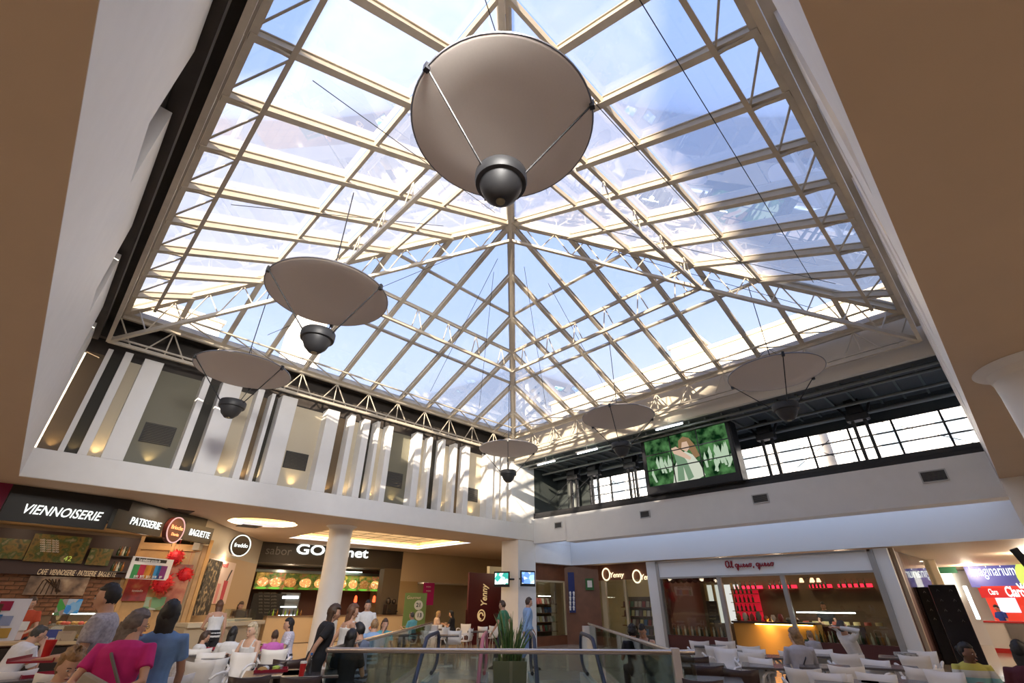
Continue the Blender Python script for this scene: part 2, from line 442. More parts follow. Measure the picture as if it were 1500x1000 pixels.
# ------------------------------------------------------------------ near left wall (plane X0) with slots seen at a graze
slN = [(1.2, 1.7), (2.6, 3.0), (5.0, 6.15), (6.7, 7.0), (9.25, 10.35), (10.9, 11.3), (12.7, 13.8)]
q = MB(); q.span(X0-.5, EX+.02, -8, Y1+.5, 8.36, 8.42).span(EX, FX, FY-.02, Y1+.65, 8.42, 8.46); struct('trim_9', q, DARKW)
vis = [(5.0, 6.15), (9.25, 10.35), (12.9, 13.9)]
q = MB(); q.span(X0-DP, X0, Y0-8, Y1, ZS+.012, 6.05); struct('wall_near_left', q, WHITE)
q = MB(); ys = [Y0-8]+[v for s_ in vis for v in s_]+[Y1]
for i in range(0, len(ys), 2): q.span(X0-DP, X0, ys[i], ys[i+1], 6.05, ZFT+.05)
struct('wall_near_left_upper', q, WHITE)
q = MB(); q.span(X0-DP-.06, X0-DP, Y0-8, Y1+DP, ZS+.05, ZFT); struct('wall_near_left_back', q, mat('grey_niche', (.33, .30, .27), .7))
q = MB(); q.span(X0-.35, X0-.2, Y0-8, Y1+.5, ZFT, 8.6); struct('wall_near_left_top', q, DARKW)
q = MB(); q.beam((X0+.02, Y0-7, 7.62), (X0+.02, Y1, 7.62), .2, .14).beam((X0+.05, Y0-7, 7.9), (X0+.05, Y1, 7.9), .12, .2); struct('trim_4', q, DARKW)
# ------------------------------------------------------------------ near right wall (plane Y0): white, slots lit from below
q = MB(); q.span(X0-8, 16.3, Y0-DP, Y0, ZS+.012, 4.7); struct('wall_near_right', q, WHITE)
vr = [(3.4, 4.3), (5.6, 6.0), (6.9, 7.9), (9.3, 9.8), (10.6, 11.7), (12.6, 13.0), (13.7, 14.4)]
q = MB(); xs_ = [X0-8]+[v for s_ in vr for v in s_]+[16.3]
for i in range(0, len(xs_), 2): q.span(xs_[i], xs_[i+1], Y0-DP, Y0, 4.7, 7.9)
struct('wall_near_right_upper', q, WHITE)
q = MB(); q.span(X0-8, 16.3, Y0-DP-.06, Y0-DP, ZS+.05, 8.5); struct('wall_near_right_back', q, WHITE)
for a, b_ in vr: lamp('SPOT', ((a+b_)/2, Y0-.3, 4.76), 12, (1, .66, .30), .02, (0, -.1, 1), 1.5, .9)
q = MB(); q.beam((X0, Y0+.02, 8.05), (FX, Y0+.02, 8.05), .14, .3); struct('trim_5', q, mat('cream_beam', (.5, .46, .4), .5))
# near corner: white pier and the return fascia beyond it, on the right
q = MB(); q.span(14.62, 15.2, -6, Y0, 0, ZS+.7); struct('wall_right_pier', q, WHITE)

# ------------------------------------------------------------------ far right: fascia, sky slot, bulkhead
q = MB(); q.span(X1, X1+.62, -10, 13.12+.2, ZFB, ZSI-.02); struct('wall_far_right', q, WHITE, bevel=.01)
q = MB(); q.span(X1, X1+.3, 13.3, Y1-.002, ZFB+.06, ZSI-.02); struct('wall_far_right_return', q, WHITE)
q = MB(); q.span(XB-.01, XB+.12, -12, Y1+DP, 3.125, ZSI); struct('wall_bulkhead', q, mat('white_paint_cool', (.74, .75, .77), .55))
q = MB(); q.span(16.28, XB+.1, Y1, Y1+.3, 3.125, ZSI); struct('wall_far_left_end', q, WHITE)
# cool area lamp under a closed slab stands in for daylight in the slot
gl_ = MB(); gl_.span(X1+.62, XB, -12, 15, ZSI+.0, ZSI+.02)
lamp('AREA', ((X1+.62+XB)/2, 6.5, ZSI-.06), 130, (.55, .70, 1.0), 1.3, (.35, 0, -1), sy=20).rotation_euler = (0, math.radians(15), 0)
q = MB(); q.span(X1+.6, XB+.1, -12, 15.1, ZSI-.02, ZSI+.04); struct('trim_6', q, WHITE)
# pier at the far corner
q = MB(); q.span(15.22, 16.3, Y1+.015, Y1+1.05, 0, ZS-.001); struct('wall_corner_pier', q, WHITE, bevel=.01)

# fascia grilles
def grille(px, py, wd, hg, label):
    P = onx(px, py, X1)
    t = thing('air_grille', label, 'vent', P, 'grilles along the right fascia', world=True)
    q = MB()
    q.span(P.x-.03, P.x, P.y-wd/2, P.y+wd/2, P.z+hg/2-.03, P.z+hg/2).span(P.x-.03, P.x, P.y-wd/2, P.y+wd/2, P.z-hg/2, P.z-hg/2+.03)
    q.span(P.x-.03, P.x, P.y-wd/2, P.y-wd/2+.03, P.z-hg/2+.03, P.z+hg/2-.03).span(P.x-.03, P.x, P.y+wd/2-.03, P.y+wd/2, P.z-hg/2+.03, P.z+hg/2-.03)
    obj('frame', q, mat('light_grey', (.5, .5, .5), .5), t)
    q = MB(); q.span(P.x-.004, P.x, P.y-wd/2+.03, P.y+wd/2-.03, P.z-hg/2+.03, P.z+hg/2-.03); obj('backing', q, BLACK, t)
    for i in range(7):
        q = MB(); z = P.z-hg/2+.05+i*(hg-.1)/6; q.beam((P.x-.015, P.y-wd/2+.03, z), (P.x-.015, P.y+wd/2-.03, z), .02, .008, up=(1, 0, 1)); obj('slat', q, GREY, t)
grille(818, 769, .42, .26, 'small grey air grille at the left end of the white right fascia')
grille(945, 753, .42, .26, 'grey air grille on the right fascia under the video wall')
grille(1114, 730, .5, .28, 'grey air grille in the middle of the right fascia right of the video wall')
grille(1368, 697, .55, .30, 'grey air grille on the right fascia below the long windows at the right end')
# ------------------------------------------------------------------ glass pyramid roof
def face_pt(k, a, t):
    """k face number, a along the eave 0..12, t 0 at the apex line 1 at the eave (inset t)"""
    return None
PUR = [0.0, 1/3, .5, 2/3, 1.0]          # distances from the apex, 1 = eave
def fpt(k, s, d, lift=0.0):
    """s: -1..1 sideways from the apex (in halves), d: 0..1 outwards"""
    z = ZA + (ZE-ZA)*d
    s7, d7 = s*7.5, d*7.5
    nx_ = {0: (0, 1), 1: (1, 0), 2: (0, -1), 3: (-1, 0)}[k]
    tx = {0: (1, 0), 1: (0, -1), 2: (-1, 0), 3: (0, 1)}[k]
    n = Vector((nx_[0]*SL, nx_[1]*SL, 1)).normalized()
    return Vector((CXc+nx_[0]*d7+tx[0]*s7, CYc+nx_[1]*d7+tx[1]*s7, z)) + n*lift
roof = thing('skylight', 'square glass pyramid skylight with cream steel bars over the court', 'skylight', (CXc, CYc, ZE), world=True)
GL = glass('dusty_roof_glass', (.965, .955, .945), .02, .052, (.95, .95, .95))
for k in range(4):
    n = Vector(({0: (0, 1), 1: (1, 0), 2: (0, -1), 3: (-1, 0)}[k][0]*SL, {0: (0, 1), 1: (1, 0), 2: (0, -1), 3: (-1, 0)}[k][1]*SL, 1)).normalized()
    # rafters
    for i in range(-5, 6):
        s = i/6; d_in = abs(s)
        a = fpt(k, s, 1.0, -.06); b = fpt(k, s, max(d_in, .015), -.06)
        q = MB(); q.beam(a, b, .055, .15, up=n); q.beam(a, b, .13, .022, up=n, off=-.085); q.beam(a, b, .10, .02, up=n, off=.07)
        obj('rafter', q, STEEL, roof)
    # purlins
    for d in PUR[1:-1]:
        q = MB(); q.beam(fpt(k, -d, d, -.07), fpt(k, d, d, -.07), .08, .09, up=n); obj('purlin', q, STEEL, roof)
    q = MB(); q.beam(fpt(k, -1, 1, -.04), fpt(k, 1, 1, -.04), .2, .2, up=n); obj('eave_beam', q, STEEL, roof)
    # glass, one pane per bay and row
    for i in range(-6, 6):
        s0, s1 = i/6, (i+1)/6
        for j in range(4):
            da, db = PUR[j], PUR[j+1]
            lo_ = min(abs(s0), abs(s1)); hi_ = max(abs(s0), abs(s1))
            if db <= lo_+1e-6: continue
            # polygon of the bay clipped by |s|<=d
            poly = []
            sg = 1 if s0 >= 0 else -1
            A, B = (s0, s1) if s0 >= 0 else (s1, s0)     # A nearer the middle
            aA, aB = abs(A), abs(B)
            poly.append((A, db))
            if db >= aB: poly.append((B, db))
            else: poly.append((sg*db, db))
            if db > aB > da: poly.append((B, aB))
            if da >= aB: poly.append((B, da))
            elif da > aA: poly.append((sg*da, da))
            if da >= aA: poly.append((A, da))
            else: poly.append((A, aA))
            uq = []
            for p in poly:
                if not uq or (abs(p[0]-uq[-1][0])+abs(p[1]-uq[-1][1])) > 1e-5: uq.append(p)
            if len(uq) > 2 and (abs(uq[0][0]-uq[-1][0])+abs(uq[0][1]-uq[-1][1])) < 1e-5: uq.pop()
            if len(uq) < 3: continue
            cs_ = sum(p[0] for p in uq)/len(uq); cd_ = sum(p[1] for p in uq)/len(uq)
            uq = [(cs_+(p[0]-cs_)*.985, cd_+(p[1]-cd_)*.985) for p in uq]
            N_ = len(uq); bot = [fpt(k, *p, .02) for p in uq]; top = [fpt(k, *p, .032) for p in uq]
            q = MB(); q.add(bot+top, [tuple(range(N_)), tuple(reversed(range(N_, 2*N_)))]+[(a_, (a_+1) % N_, N_+(a_+1) % N_, N_+a_) for a_ in range(N_)])
            obj('glass_pane', q, GL, roof)
for cx, cy in ((1, 1), (1, -1), (-1, 1), (-1, -1)):
    a = Vector((CXc, CYc, ZA-.05)); b = Vector((CXc+7.5*cx, CYc+7.5*cy, ZE-.05))
    q = MB(); q.beam(a, b, .10, .16); q.beam(a, b, .24, .03, off=.09); q.beam(a, b, .15, .025, off=-.09); obj('hip_beam', q, STEEL, roof)
q = MB(); q.lathe([(.16, -.25), (.2, -.1), (.2, .05), (.1, .12)], 12, (CXc, CYc, ZA)); obj('apex_hub', q, STEEL, roof)

def truss(label, loc): return thing('roof_truss', label, 'truss', loc, 'steel trusses of the skylight', world=True)
side_lab = ['perimeter truss of the skylight above the slotted far left wall', 'perimeter truss of the skylight above the gallery with the video wall',
            'perimeter truss of the skylight along the right edge of the photo', 'perimeter truss of the skylight along the left edge of the photo']
ring_lab = ['inner truss halfway up the far left glass slope', 'inner truss halfway up the far right glass slope',
            'inner truss halfway up the near right glass slope', 'inner truss halfway up the near left glass slope beside the largest disc']
hip_lab = {(1, 1): 'hip truss rising from the far corner to the apex', (1, -1): 'hip truss rising from the right corner to the apex',
           (-1, 1): 'hip truss rising from the left corner to the apex', (-1, -1): 'hip truss running overhead behind the largest disc'}
for k in range(4):
    mid = fpt(k, 0, 1); t = truss(side_lab[k], mid)
    zt = ZE-.16; ins = .62/7.5
    def E_(s, z): p = fpt(k, s, 1); return Vector((p.x, p.y, z))
    def I_(s): p = fpt(k, s, 1-ins); return Vector((p.x, p.y, 8.50))
    q = MB(); q.beam(E_(-1, ZTL), E_(1, ZTL), .085, .085); q.beam(E_(-1, ZTL+.13), E_(1, ZTL+.13), .05, .05); obj('bottom_chord', q, STEEL, t)
    q = MB(); q.beam(E_(-1, zt), E_(1, zt), .10, .10); obj('top_chord', q, STEEL, t)
    q = MB(); q.beam(I_(-.93), I_(.93), .075, .075) if k in (2, 3) else q.beam(I_(-.93), I_(.93), .045, .045); obj('inner_chord', q, STEEL, t)
    for i in range(-6, 7):
        s = i/6
        for ds in (-.36/6, 0, .36/6):
            if abs(s+ds) > 1: continue
            q = MB(); q.tube([E_(s, zt-.02), E_(s+ds, ZTL+.05)], .02, 6); obj('web', q, STEEL, t)
        if abs(i) < 6:
            q = MB(); q.beam(E_(s, zt+.05), I_(s), .045, .045); obj('web', q, STEEL, t)
            if i < 5:
                q = MB(); q.beam(I_(s+.02/6), E_(s+1/6, zt+.05), .03, .03); obj('web', q, STEEL, t)
    # ring truss at d = .5
    t = truss(ring_lab[k], fpt(k, 0, .5))
    def T_(s): return fpt(k, s, .5, -.1)
    def B_(s): p = fpt(k, s, .5); return Vector((p.x, p.y, 9.2))
    q = MB(); q.beam(B_(-.5), B_(.5), .09, .09); obj('bottom_chord', q, STEEL, t)
    q = MB(); q.beam(T_(-.5), T_(.5), .08, .1); obj('top_chord', q, STEEL, t)
    for i in range(-3, 3):
        s = (i+.5)/6
        for ds in (-.02, .035):
            q = MB(); q.tube([T_(s), B_(s+ds)], .018, 6); obj('web', q, STEEL, t)
for (cx, cy), lb in hip_lab.items():
    a = Vector((CXc, CYc, 10.95)); b = Vector((CXc+7.5*cx, CYc+7.5*cy, ZTL)); mid = (a+b)/2; mid.z = 9.2
    t = truss(lb, b)
    q = MB(); q.beam(a, mid, .085, .085).beam(mid, b, .09, .1); obj('bottom_chord', q, STEEL, t)
    tA = Vector((CXc, CYc, ZA-.12)); tB = Vector((CXc+7.5*cx, CYc+7.5*cy, ZE-.12))
    NW = 12
    for i in range(1, NW):
        u_ = i/NW; v_ = (i+.5)/NW if i < NW-1 else 1
        pb = a.lerp(mid, u_*2) if u_ < .5 else mid.lerp(b, (u_-.5)*2)
        pt1 = tA.lerp(tB, (i-.5)/NW); pt2 = tA.lerp(tB, (i+.5)/NW)
        q = MB(); q.tube([pb, pt1], .018, 6); obj('web', q, STEEL, t)
        q = MB(); q.tube([pb, pt2], .018, 6); obj('web', q, STEEL, t)
# fine stay cables below the glass
cabs = [((EX+1.2, EY+2, 8.75), (CXc-.6, CYc-2, 11.0)), ((EX+1.0, EY+5.3, 8.75), (CXc-1, CYc-.4, 11.1)), ((EX+.9, EY+9, 8.7), (CXc-2, CYc+.6, 10.6)),
        ((FX-1, FY-3, 8.7), (CXc+1.2, CYc+.6, 11.0)), ((FX-3, FY-1, 8.7), (CXc+.6, CYc+1.4, 10.9)), ((FX-5.5, FY-1, 8.7), (CXc+.4, CYc+1, 11.1)),
        ((FX-1, EY+1.6, 8.7), (CXc+.9, CYc-1.2, 10.9)), ((FX-2.2, EY+1, 8.7), (CXc+1.0, CYc-2.4, 10.5)), ((FX-1, FY-6, 8.7), (CXc+2, CYc+.3, 10.6)),
        ((EX+3.4, FY-1, 8.7), (CXc-.4, CYc+1, 11.1)), ((CXc-5, EY+1, 8.7), (CXc+5, EY+1.4, 8.8)), ((CXc-3, EY+2.6, 9.4), (CXc+5, EY+2.6, 9.4))]
for a, b in cabs:
    q = MB(); q.tube([a, b], .008, 5); tag(obj('stay_cable', q, BLACK), 'thin dark stay cable stretched under the roof glass', 'cable', 'thin stay cables under the roof glass')

# ------------------------------------------------------------------ hanging discs, each with a lamp below throwing light up on it
DISC = mat('white_disc_fabric', (.62, .56, .52), .8, noise=.015, nscale=40)
RIMM = mat('disc_rim', (.2, .2, .22), .3, .5)
def make_disc():
    t = thing('disc_pendant', '', 'pendant light', (0, 0, 0), 'round disc pendants')
    R_ = 1.11
    q = MB(); q.lathe([(0.01, 0.06), (R_*.6, .035), (R_*.98, -.01), (R_, .0), (R_, .03), (R_*.6, .07), (.01, .09)], 64); obj('reflector_disc', q, DISC, t, smooth=True)
    q = MB(); q.tube([((R_+.008)*math.cos(2*PI*i/64), (R_+.008)*math.sin(2*PI*i/64), .01) for i in range(64)], .014, 6, True); obj('rim', q, RIMM, t, smooth=True)
    zc = -.95
    q = MB(); q.lathe([(.05, -.30), (.10, -.295), (.19, -.2), (.24, -.08), (.245, -.05), (.29, -.04), (.30, 0), (.30, .10), (.285, .12), (.27, .10), (.26, .02), (.01, .0)], 36, (0, 0, zc))
    hd = obj('lamp_head', q, mat('charcoal_lamp', (.03, .03, .033), .5), t, smooth=True)
    q = MB(); q.lathe([(.015, -.012), (.052, -.006), (.052, .02)], 16, (0, 0, zc-.305)); obj('lens', q, mat('brass_lens', (.3, .25, .15), .3, .6), hd)
    for a in (.62, .62+2*PI/3, .62+4*PI/3):
        c_, s_ = math.cos(a), math.sin(a)
        q = MB(); q.tube([(1.12*c_, 1.12*s_, .0), (.29*c_, .29*s_, zc+.06)], .012, 6); obj('strut', q, BLACK, t)
        q = MB(); q.box((1.12*c_, 1.12*s_, .0), (.06, .06, .11), a); obj('clip', q, BLACK, t)
    q = MB(); q.tube([(0, 0, .09), (0, 0, .75)], .012, 6)
    for a in (.62, .62+2*PI/3, .62+4*PI/3): q.tube([(1.07*math.cos(a), 1.07*math.sin(a), .03), (0, 0, .75)], .006, 5)
    obj('hanger', q, BLACK, t)
    q = MB(); q.tube([(0, 0, .75), (0, 0, 2.8)], .012, 6); obj('cable', q, BLACK, t)
    return t
dl = [((2.45, 2.72), 'largest hanging disc lamp, nearest at the top centre under the skylight', 0.40),
      ((2.50, 7.68), 'hanging disc lamp left of centre, second nearest after the largest', .45),
      ((2.46, 12.45), 'hanging disc lamp farthest left, in front of the slotted white wall', .5),
      ((12.0, 12.5), 'hanging disc lamp at the far corner above the corner pier', 3.3),
      ((12.05, 7.55), 'hanging disc lamp just left of the video wall', 2.9),
      ((12.2, 2.88), 'hanging disc lamp at the right in front of the long windows', 3.0)]
d0 = make_disc()
for i, ((x, y), lb, a) in enumerate(dl):
    if i == 0: d0.location = (x, y, 6.7); d0.rotation_euler = (0, 0, a); d0['label'] = lb; o = d0
    else: o = dup(d0, (x, y, 6.7), a, lb)
    lamp('SPOT', (x, y, 6.7-1.0), 4, WARM2, .12, (0, 0, 1), 2.0, .5)

# ------------------------------------------------------------------ gallery with long windows behind the far right fascia
BEIGE = mat('beige_band', (.55, .49, .40), .6)
q = MB(); q.span(14.95, 15.1, Y0-2, Y1+.4, 7.18, 8.5); struct('wall_far_right_band', q, BEIGE)
q = MB(); q.span(15.1, 18.6, Y0-6, Y1+.4, 7.2, 7.3); struct('ceiling', q, mat('dark_deck', (.06, .065, .06), .7))
q = MB(); q.span(X1, X1+.35, Y0-6, Y1, ZSI-.02, ZSI+.1).span(X1+.02, X1+.3, Y0-6, Y1, ZSI+.1, ZSI+.22); struct('trim_7', q, BLACK, bevel=.01)
GXW = 18.0
zw0, zw1 = 5.15, 6.62
ya, yb = -2.0, 13.2
q = MB(); q.span(GXW, GXW+.1, -5, Y1+.4, ZSI, zw0).span(GXW, GXW+.1, -5, Y1+.4, zw1, 7.25).span(GXW, GXW+.1, yb, Y1+.4, zw0, zw1).span(16.3, GXW, Y1+.02, Y1+.4, ZSI, 7.2); struct('wall_gallery', q, mat('dark_green_grey', (.035, .042, .04), .6))
win = thing('window_1', '', '', (GXW, 6, zw0), world=True); win['kind'] = 'structure'; del win['category']; del win['label']
nb = 13
for i in range(nb+1):
    y = ya+(yb-ya)*i/nb
    q = MB(); q.span(GXW-.04, GXW+.04, y-.03, y+.03, zw0, zw1); obj('mullion', q, BLACK, win)
for j in range(5):
    z = zw0+(zw1-zw0)*j/4
    q = MB(); q.span(GXW-.035, GXW+.035, ya, yb, z-.018, z+.018); obj('transom', q, BLACK, win)
WG = glass('window_glass', (.97, .98, 1), .02, .02)
for i in range(nb):
    q = MB(); y = ya+(yb-ya)*i/nb; y2 = ya+(yb-ya)*(i+1)/nb; q.span(GXW+.005, GXW+.012, y+.03, y2-.03, zw0, zw1); obj('pane', q, WG, win)
# posts in pairs with bracketed heads and crossed rods
def post(px, lb):
    P = onx(px, 660, 17.2)
    t = thing('steel_post', lb, 'post', (17.2, P.y, ZSI), 'black steel posts of the gallery', world=True)
    for dy in (-.16, .16):
        q = MB(); q.beam((17.2, P.y+dy, ZSI), (17.2, P.y+dy, 6.9), .09, .09, up=(0, 1, 0)); obj('shaft', q, BLACK, t)
    q = MB(); q.span(17.05, 17.35, P.y-.3, P.y+.3, 6.55, 6.75).span(17.0, 17.4, P.y-.2, P.y+.2, 6.75, 7.19)
    for a in (-1, 1): q.beam((17.2, P.y+a*.2, 6.6), (17.2, P.y+a*.45, 7.1), .07, .07)
    obj('bracket', q, BLACK, t, bevel=.01)
    for dy in (-2.6, 2.6):
        q = MB(); q.tube([(17.2, P.y, 6.7), (17.2, P.y+dy, 5.15)], .012, 5); obj('tie_rod', q, BLACK, t)
    return P
for px, lb in ((838, 'black paired steel post near the left end of the gallery'), (868, 'black paired steel post at the left end of the bright windows'), (922, 'black paired steel post just left of the video wall'), (1128, 'black paired steel post right of the video wall'), (1275, 'black paired steel post at the middle of the right windows')): post(px, lb)
# pipes, deck ribs and tube lights under the gallery ceiling
q = MB()
for i in range(30): q.span(15.3, 17.9, -2+i*.58, -1.94+i*.58, 7.12, 7.2)
struct('trim_8', q, mat('deck_rib', (.10, .11, .10), .6))
PIPE = mat('dull_pipe', (.16, .17, .16), .4, .5)
for i, (x, z, r) in enumerate(((15.4, 7.1, .05), (15.8, 7.08, .045), (16.7, 6.95, .05), (17.5, 6.85, .07))):
    q = MB(); q.tube([(x, -3, z), (x, 15, z)], r, 10); tag(obj('service_pipe', q, PIPE, smooth=True), 'dull service pipe under the gallery ceiling, ' + ['nearest the court', 'lower one near the court', 'middle one over the posts', 'thickest, farthest from the court'][i], 'pipe', 'service pipes under the gallery ceiling')
q = MB(); q.tube([(17.6, 13.9, 5.0), (17.6, 13.9, 7.2)], .28, 16); tag(obj('duct', q, PIPE, smooth=True), 'upright round grey duct at the dark left end of the gallery', 'duct')
for i, (px, py, lb) in enumerate(((800, 678, 'lit tube light at the left end of the gallery'), (860, 661, 'lit tube light left of the bright gallery windows'), (980, 625, 'lit tube light above the video wall'))):
    P = onz(px, py, 6.9); t = thing('tube_light', lb, 'light', P, 'tube lights of the gallery', world=True)
    q = MB(); q.span(P.x-.05, P.x+.05, P.y-.55, P.y+.55, P.z+.03, P.z+.08); q.tube([(P.x, P.y, P.z+.07), (P.x, P.y, 7.2)], .01, 5); obj('housing', q, GREY, t)
    q = MB(); q.tube([(P.x, P.y-.5, P.z), (P.x, P.y+.5, P.z)], .02, 8); obj('tube', q, glow('cool_tube', (.85, .95, 1), 9), t)
    lamp('POINT', (P.x, P.y, P.z-.1), 5, (.85, 1, .9), .1)
# video wall
A = onx(939, 649, 16.0); 
y_l, y_r = onx(948, 681, 16.0).y, onx(1070, 655, 16.0).y
z_t, z_b = (onx(939, 649, 16.0).z+onx(1062, 618.5, 16.0).z)/2, (onx(957, 713.5, 16.0).z+onx(1077, 691, 16.0).z)/2
vw = thing('video_wall', 'big video wall of nine screens showing a woman seated among tall grass', 'screen', (16.0, (y_l+y_r)/2, z_b), world=True)
q = MB(); f_ = .16
q.span(16.0, 16.5, y_r-f_, y_l+f_, z_b-.28, z_t+.28)
obj('casing', q, BLACK, vw, bevel=.01)
q = MB(); q.span(15.96, 16.0, y_r-.12, y_l+.12, z_t, z_t+.26).span(15.96, 16.0, y_r-.12, y_l+.12, z_b-.26, z_b).span(15.96, 16.0, y_l, y_l+.12, z_b, z_t).span(15.96, 16.0, y_r-.12, y_r, z_b, z_t)
obj('bezel', q, BLACK, vw)
def screen_mat():
    M = bpy.data.materials.new('garden_picture'); M.use_nodes = True; t = M.node_tree; t.nodes.clear()
    o = t.nodes.new('ShaderNodeOutputMaterial'); en = t.nodes.new('ShaderNodeEmission'); t.links.new(en.outputs[0], o.inputs[0])
    c = t.nodes.new('ShaderNodeTexCoord'); n = t.nodes.new('ShaderNodeTexNoise'); n.inputs['Scale'].default_value = 3.2; n.inputs['Detail'].default_value = 8
    t.links.new(c.outputs['Object'], n.inputs['Vector'])
    r = t.nodes.new('ShaderNodeValToRGB'); r.color_ramp.elements[0].position = .38; r.color_ramp.elements[0].color = (.003, .02, .006, 1)
    r.color_ramp.elements[1].position = .68; r.color_ramp.elements[1].color = (.10, .26, .09, 1)
    t.links.new(n.outputs['Fac'], r.inputs[0]); t.links.new(r.outputs[0], en.inputs[0]); en.inputs[1].default_value = .5
    return M
SM = screen_mat()
for i in range(3):
    for j in range(3):
        a0 = y_r+(y_l-y_r)*i/3; a1 = y_r+(y_l-y_r)*(i+1)/3; b0 = z_b+(z_t-z_b)*j/3; b1 = z_b+(z_t-z_b)*(j+1)/3
        q = MB(); q.span(15.985, 16.0, a0+.012, a1-.012, b0+.012, b1-.012); obj('screen', q, SM, vw)
W_, H_ = y_l-y_r, z_t-z_b
def scr(u, v): return (15.98, y_l-u*W_, z_b+v*H_)
def flat(poly, m, nm, x=15.98, label=None):
    q = MB(); P = [(x, y_l-u*W_, z_b+v*H_) for u, v in poly]; Nn = len(P)
    q.add(P+[(x+.003, a[1], a[2]) for a in P], [tuple(range(Nn)), tuple(reversed(range(Nn, 2*Nn)))]+[(i, (i+1) % Nn, Nn+(i+1) % Nn, Nn+i) for i in range(Nn)])
    return obj(nm, q, m, vw, label=label)
random.seed(3)
for i in range(22):
    u = random.choice([random.uniform(.03, .32), random.uniform(.68, .97)]); v = random.uniform(.05, .35); h = random.uniform(.2, .38); l = random.uniform(-.04, .04)
    flat([(u-.012, v), (u+.012, v), (u+l+.02, v+h*.6), (u+l+.008, v+h), (u+l-.015, v+h*.6)], glow('plume', (.45, .58, .42), .55), 'grass_plume')
PK = glow('pic_skin', (.66, .46, .34), .55); PW = glow('pic_cloth', (.60, .64, .52), .55); PHr = glow('pic_hair', (.30, .18, .09), .5); PS = glow('pic_stripe', (.2, .32, .2), .5)
flat([(.42, .62), (.44, .85), (.50, .92), (.57, .86), (.62, .7), (.66, .45), (.60, .42), (.56, .6), (.5, .66)], PHr, 'picture_hair', 15.977)
flat([(.46, .66), (.48, .80), (.54, .80), (.56, .66), (.52, .58)], PK, 'picture_face', 15.975)
flat([(.30, .0), (.34, .3), (.42, .55), (.5, .6), (.58, .5), (.64, .3), (.68, .05), (.6, .0)], PW, 'picture_dress', 15.976)
flat([(.36, .02), (.38, .35), (.36, .62), (.42, .66), (.5, .4), (.55, .05), (.48, 0), (.45, .3), (.44, .02)], PS, 'picture_stockings', 15.974)
flat([(.36, .6), (.34, .72), (.40, .74), (.56, .45), (.54, .4)], PK, 'picture_arm', 15.973)

for i in (1, 2):
    y = y_r+(y_l-y_r)*i/3; q = MB(); q.span(15.955, 15.972, y-.018, y+.018, z_b, z_t); obj('seam', q, BLACK, vw)
    z = z_b+(z_t-z_b)*i/3; q = MB(); q.span(15.95, 15.97, y_r, y_l, z-.018, z+.018); obj('seam', q, BLACK, vw)
# ------------------------------------------------------------------ buildings outside
OW = mat('sunlit_render', (.72, .64, .5), .8, noise=.05, nscale=.6)
def outbox(lb, x0, x1, y0, y1, z0, z1, m=None, cap=True, rows=0):
    t = thing('neighbour_building', lb, 'building', ((x0+x1)/2, (y0+y1)/2, 0), world=True)
    q = MB(); q.span(x0, x1, y0, y1, z0, z1); obj('walls', q, m or OW, t)
    if cap:
        q = MB(); q.span(x0-.1, x1+.1, y0-.1, y1+.1, z1, z1+.15); obj('coping', q, OW, t)
    for r in range(rows):
        z = z0+2+r*3.2; n_ = int((y1-y0)/3.5)
        for i in range(n_):
            q = MB(); y = y0+1.2+i*3.5; q.span(x0-.05, x0+.05, y, y+1.6, z, z+1.7); obj('window', q, mat('grey_window', (.2, .25, .3), .2), t)
    return t
outbox('pale low parapet building just beyond the right glass slope', 18.25, 18.6, -8, 15.6, 7.35, 11.15)
outbox('bright white building block seen through the gallery windows', 44, 52, -40, 8, 0, 17.0, mat('white_render', (.85, .82, .78), .8), rows=4)
outbox('sunlit white apartment block with rows of windows beyond the gallery', 44, 52, 9, 50, 0, 16, mat('white_render', (.85, .82, .78), .8), rows=4)
bx = MB()
P = ony(455, 545, 30); 
outbox('white round-cornered tower seen through the left glass slope', ony(437, 480, 34).x, ony(478, 480, 34).x, 34, 37, 0, ony(460, 455, 34).z, mat('white_render', (.85, .82, .78), .8))
outbox('beige parapet block beyond the left corner of the skylight', -1.6, 3.2, 24, 28, 0, ony(290, 462, 24).z)
outbox('small rooftop plant room on the pale building to the right', 18.9, 20.4, onx(1030, 520, 19).y, onx(985, 520, 19).y, 7.4, onx(1000, 507, 19).z, mat('beige_render', (.6, .5, .4), .8))
# tall tower that shades part of the near right slope from the low sun (stands behind the camera)
twr = thing('office_block', 'long flat roofed office block beside the mall behind the camera', 'building', (0, -16, 0), world=True)
q = MB(); q.span(-33.4, 22, -34, -20.5, 0, 18.9); obj('walls', q, OW, twr)
q = MB(); q.span(-22, -15.2, -20.5, -3.5, 0, 12.5); obj('sun_block_wing', q, OW, twr)  # unseen wing added to keep direct sun off the far right fascia
q = MB(); q.span(-6, -1, -30, -20.6, 18.9, 21.5); obj('lift_tower', q, OW, twr)
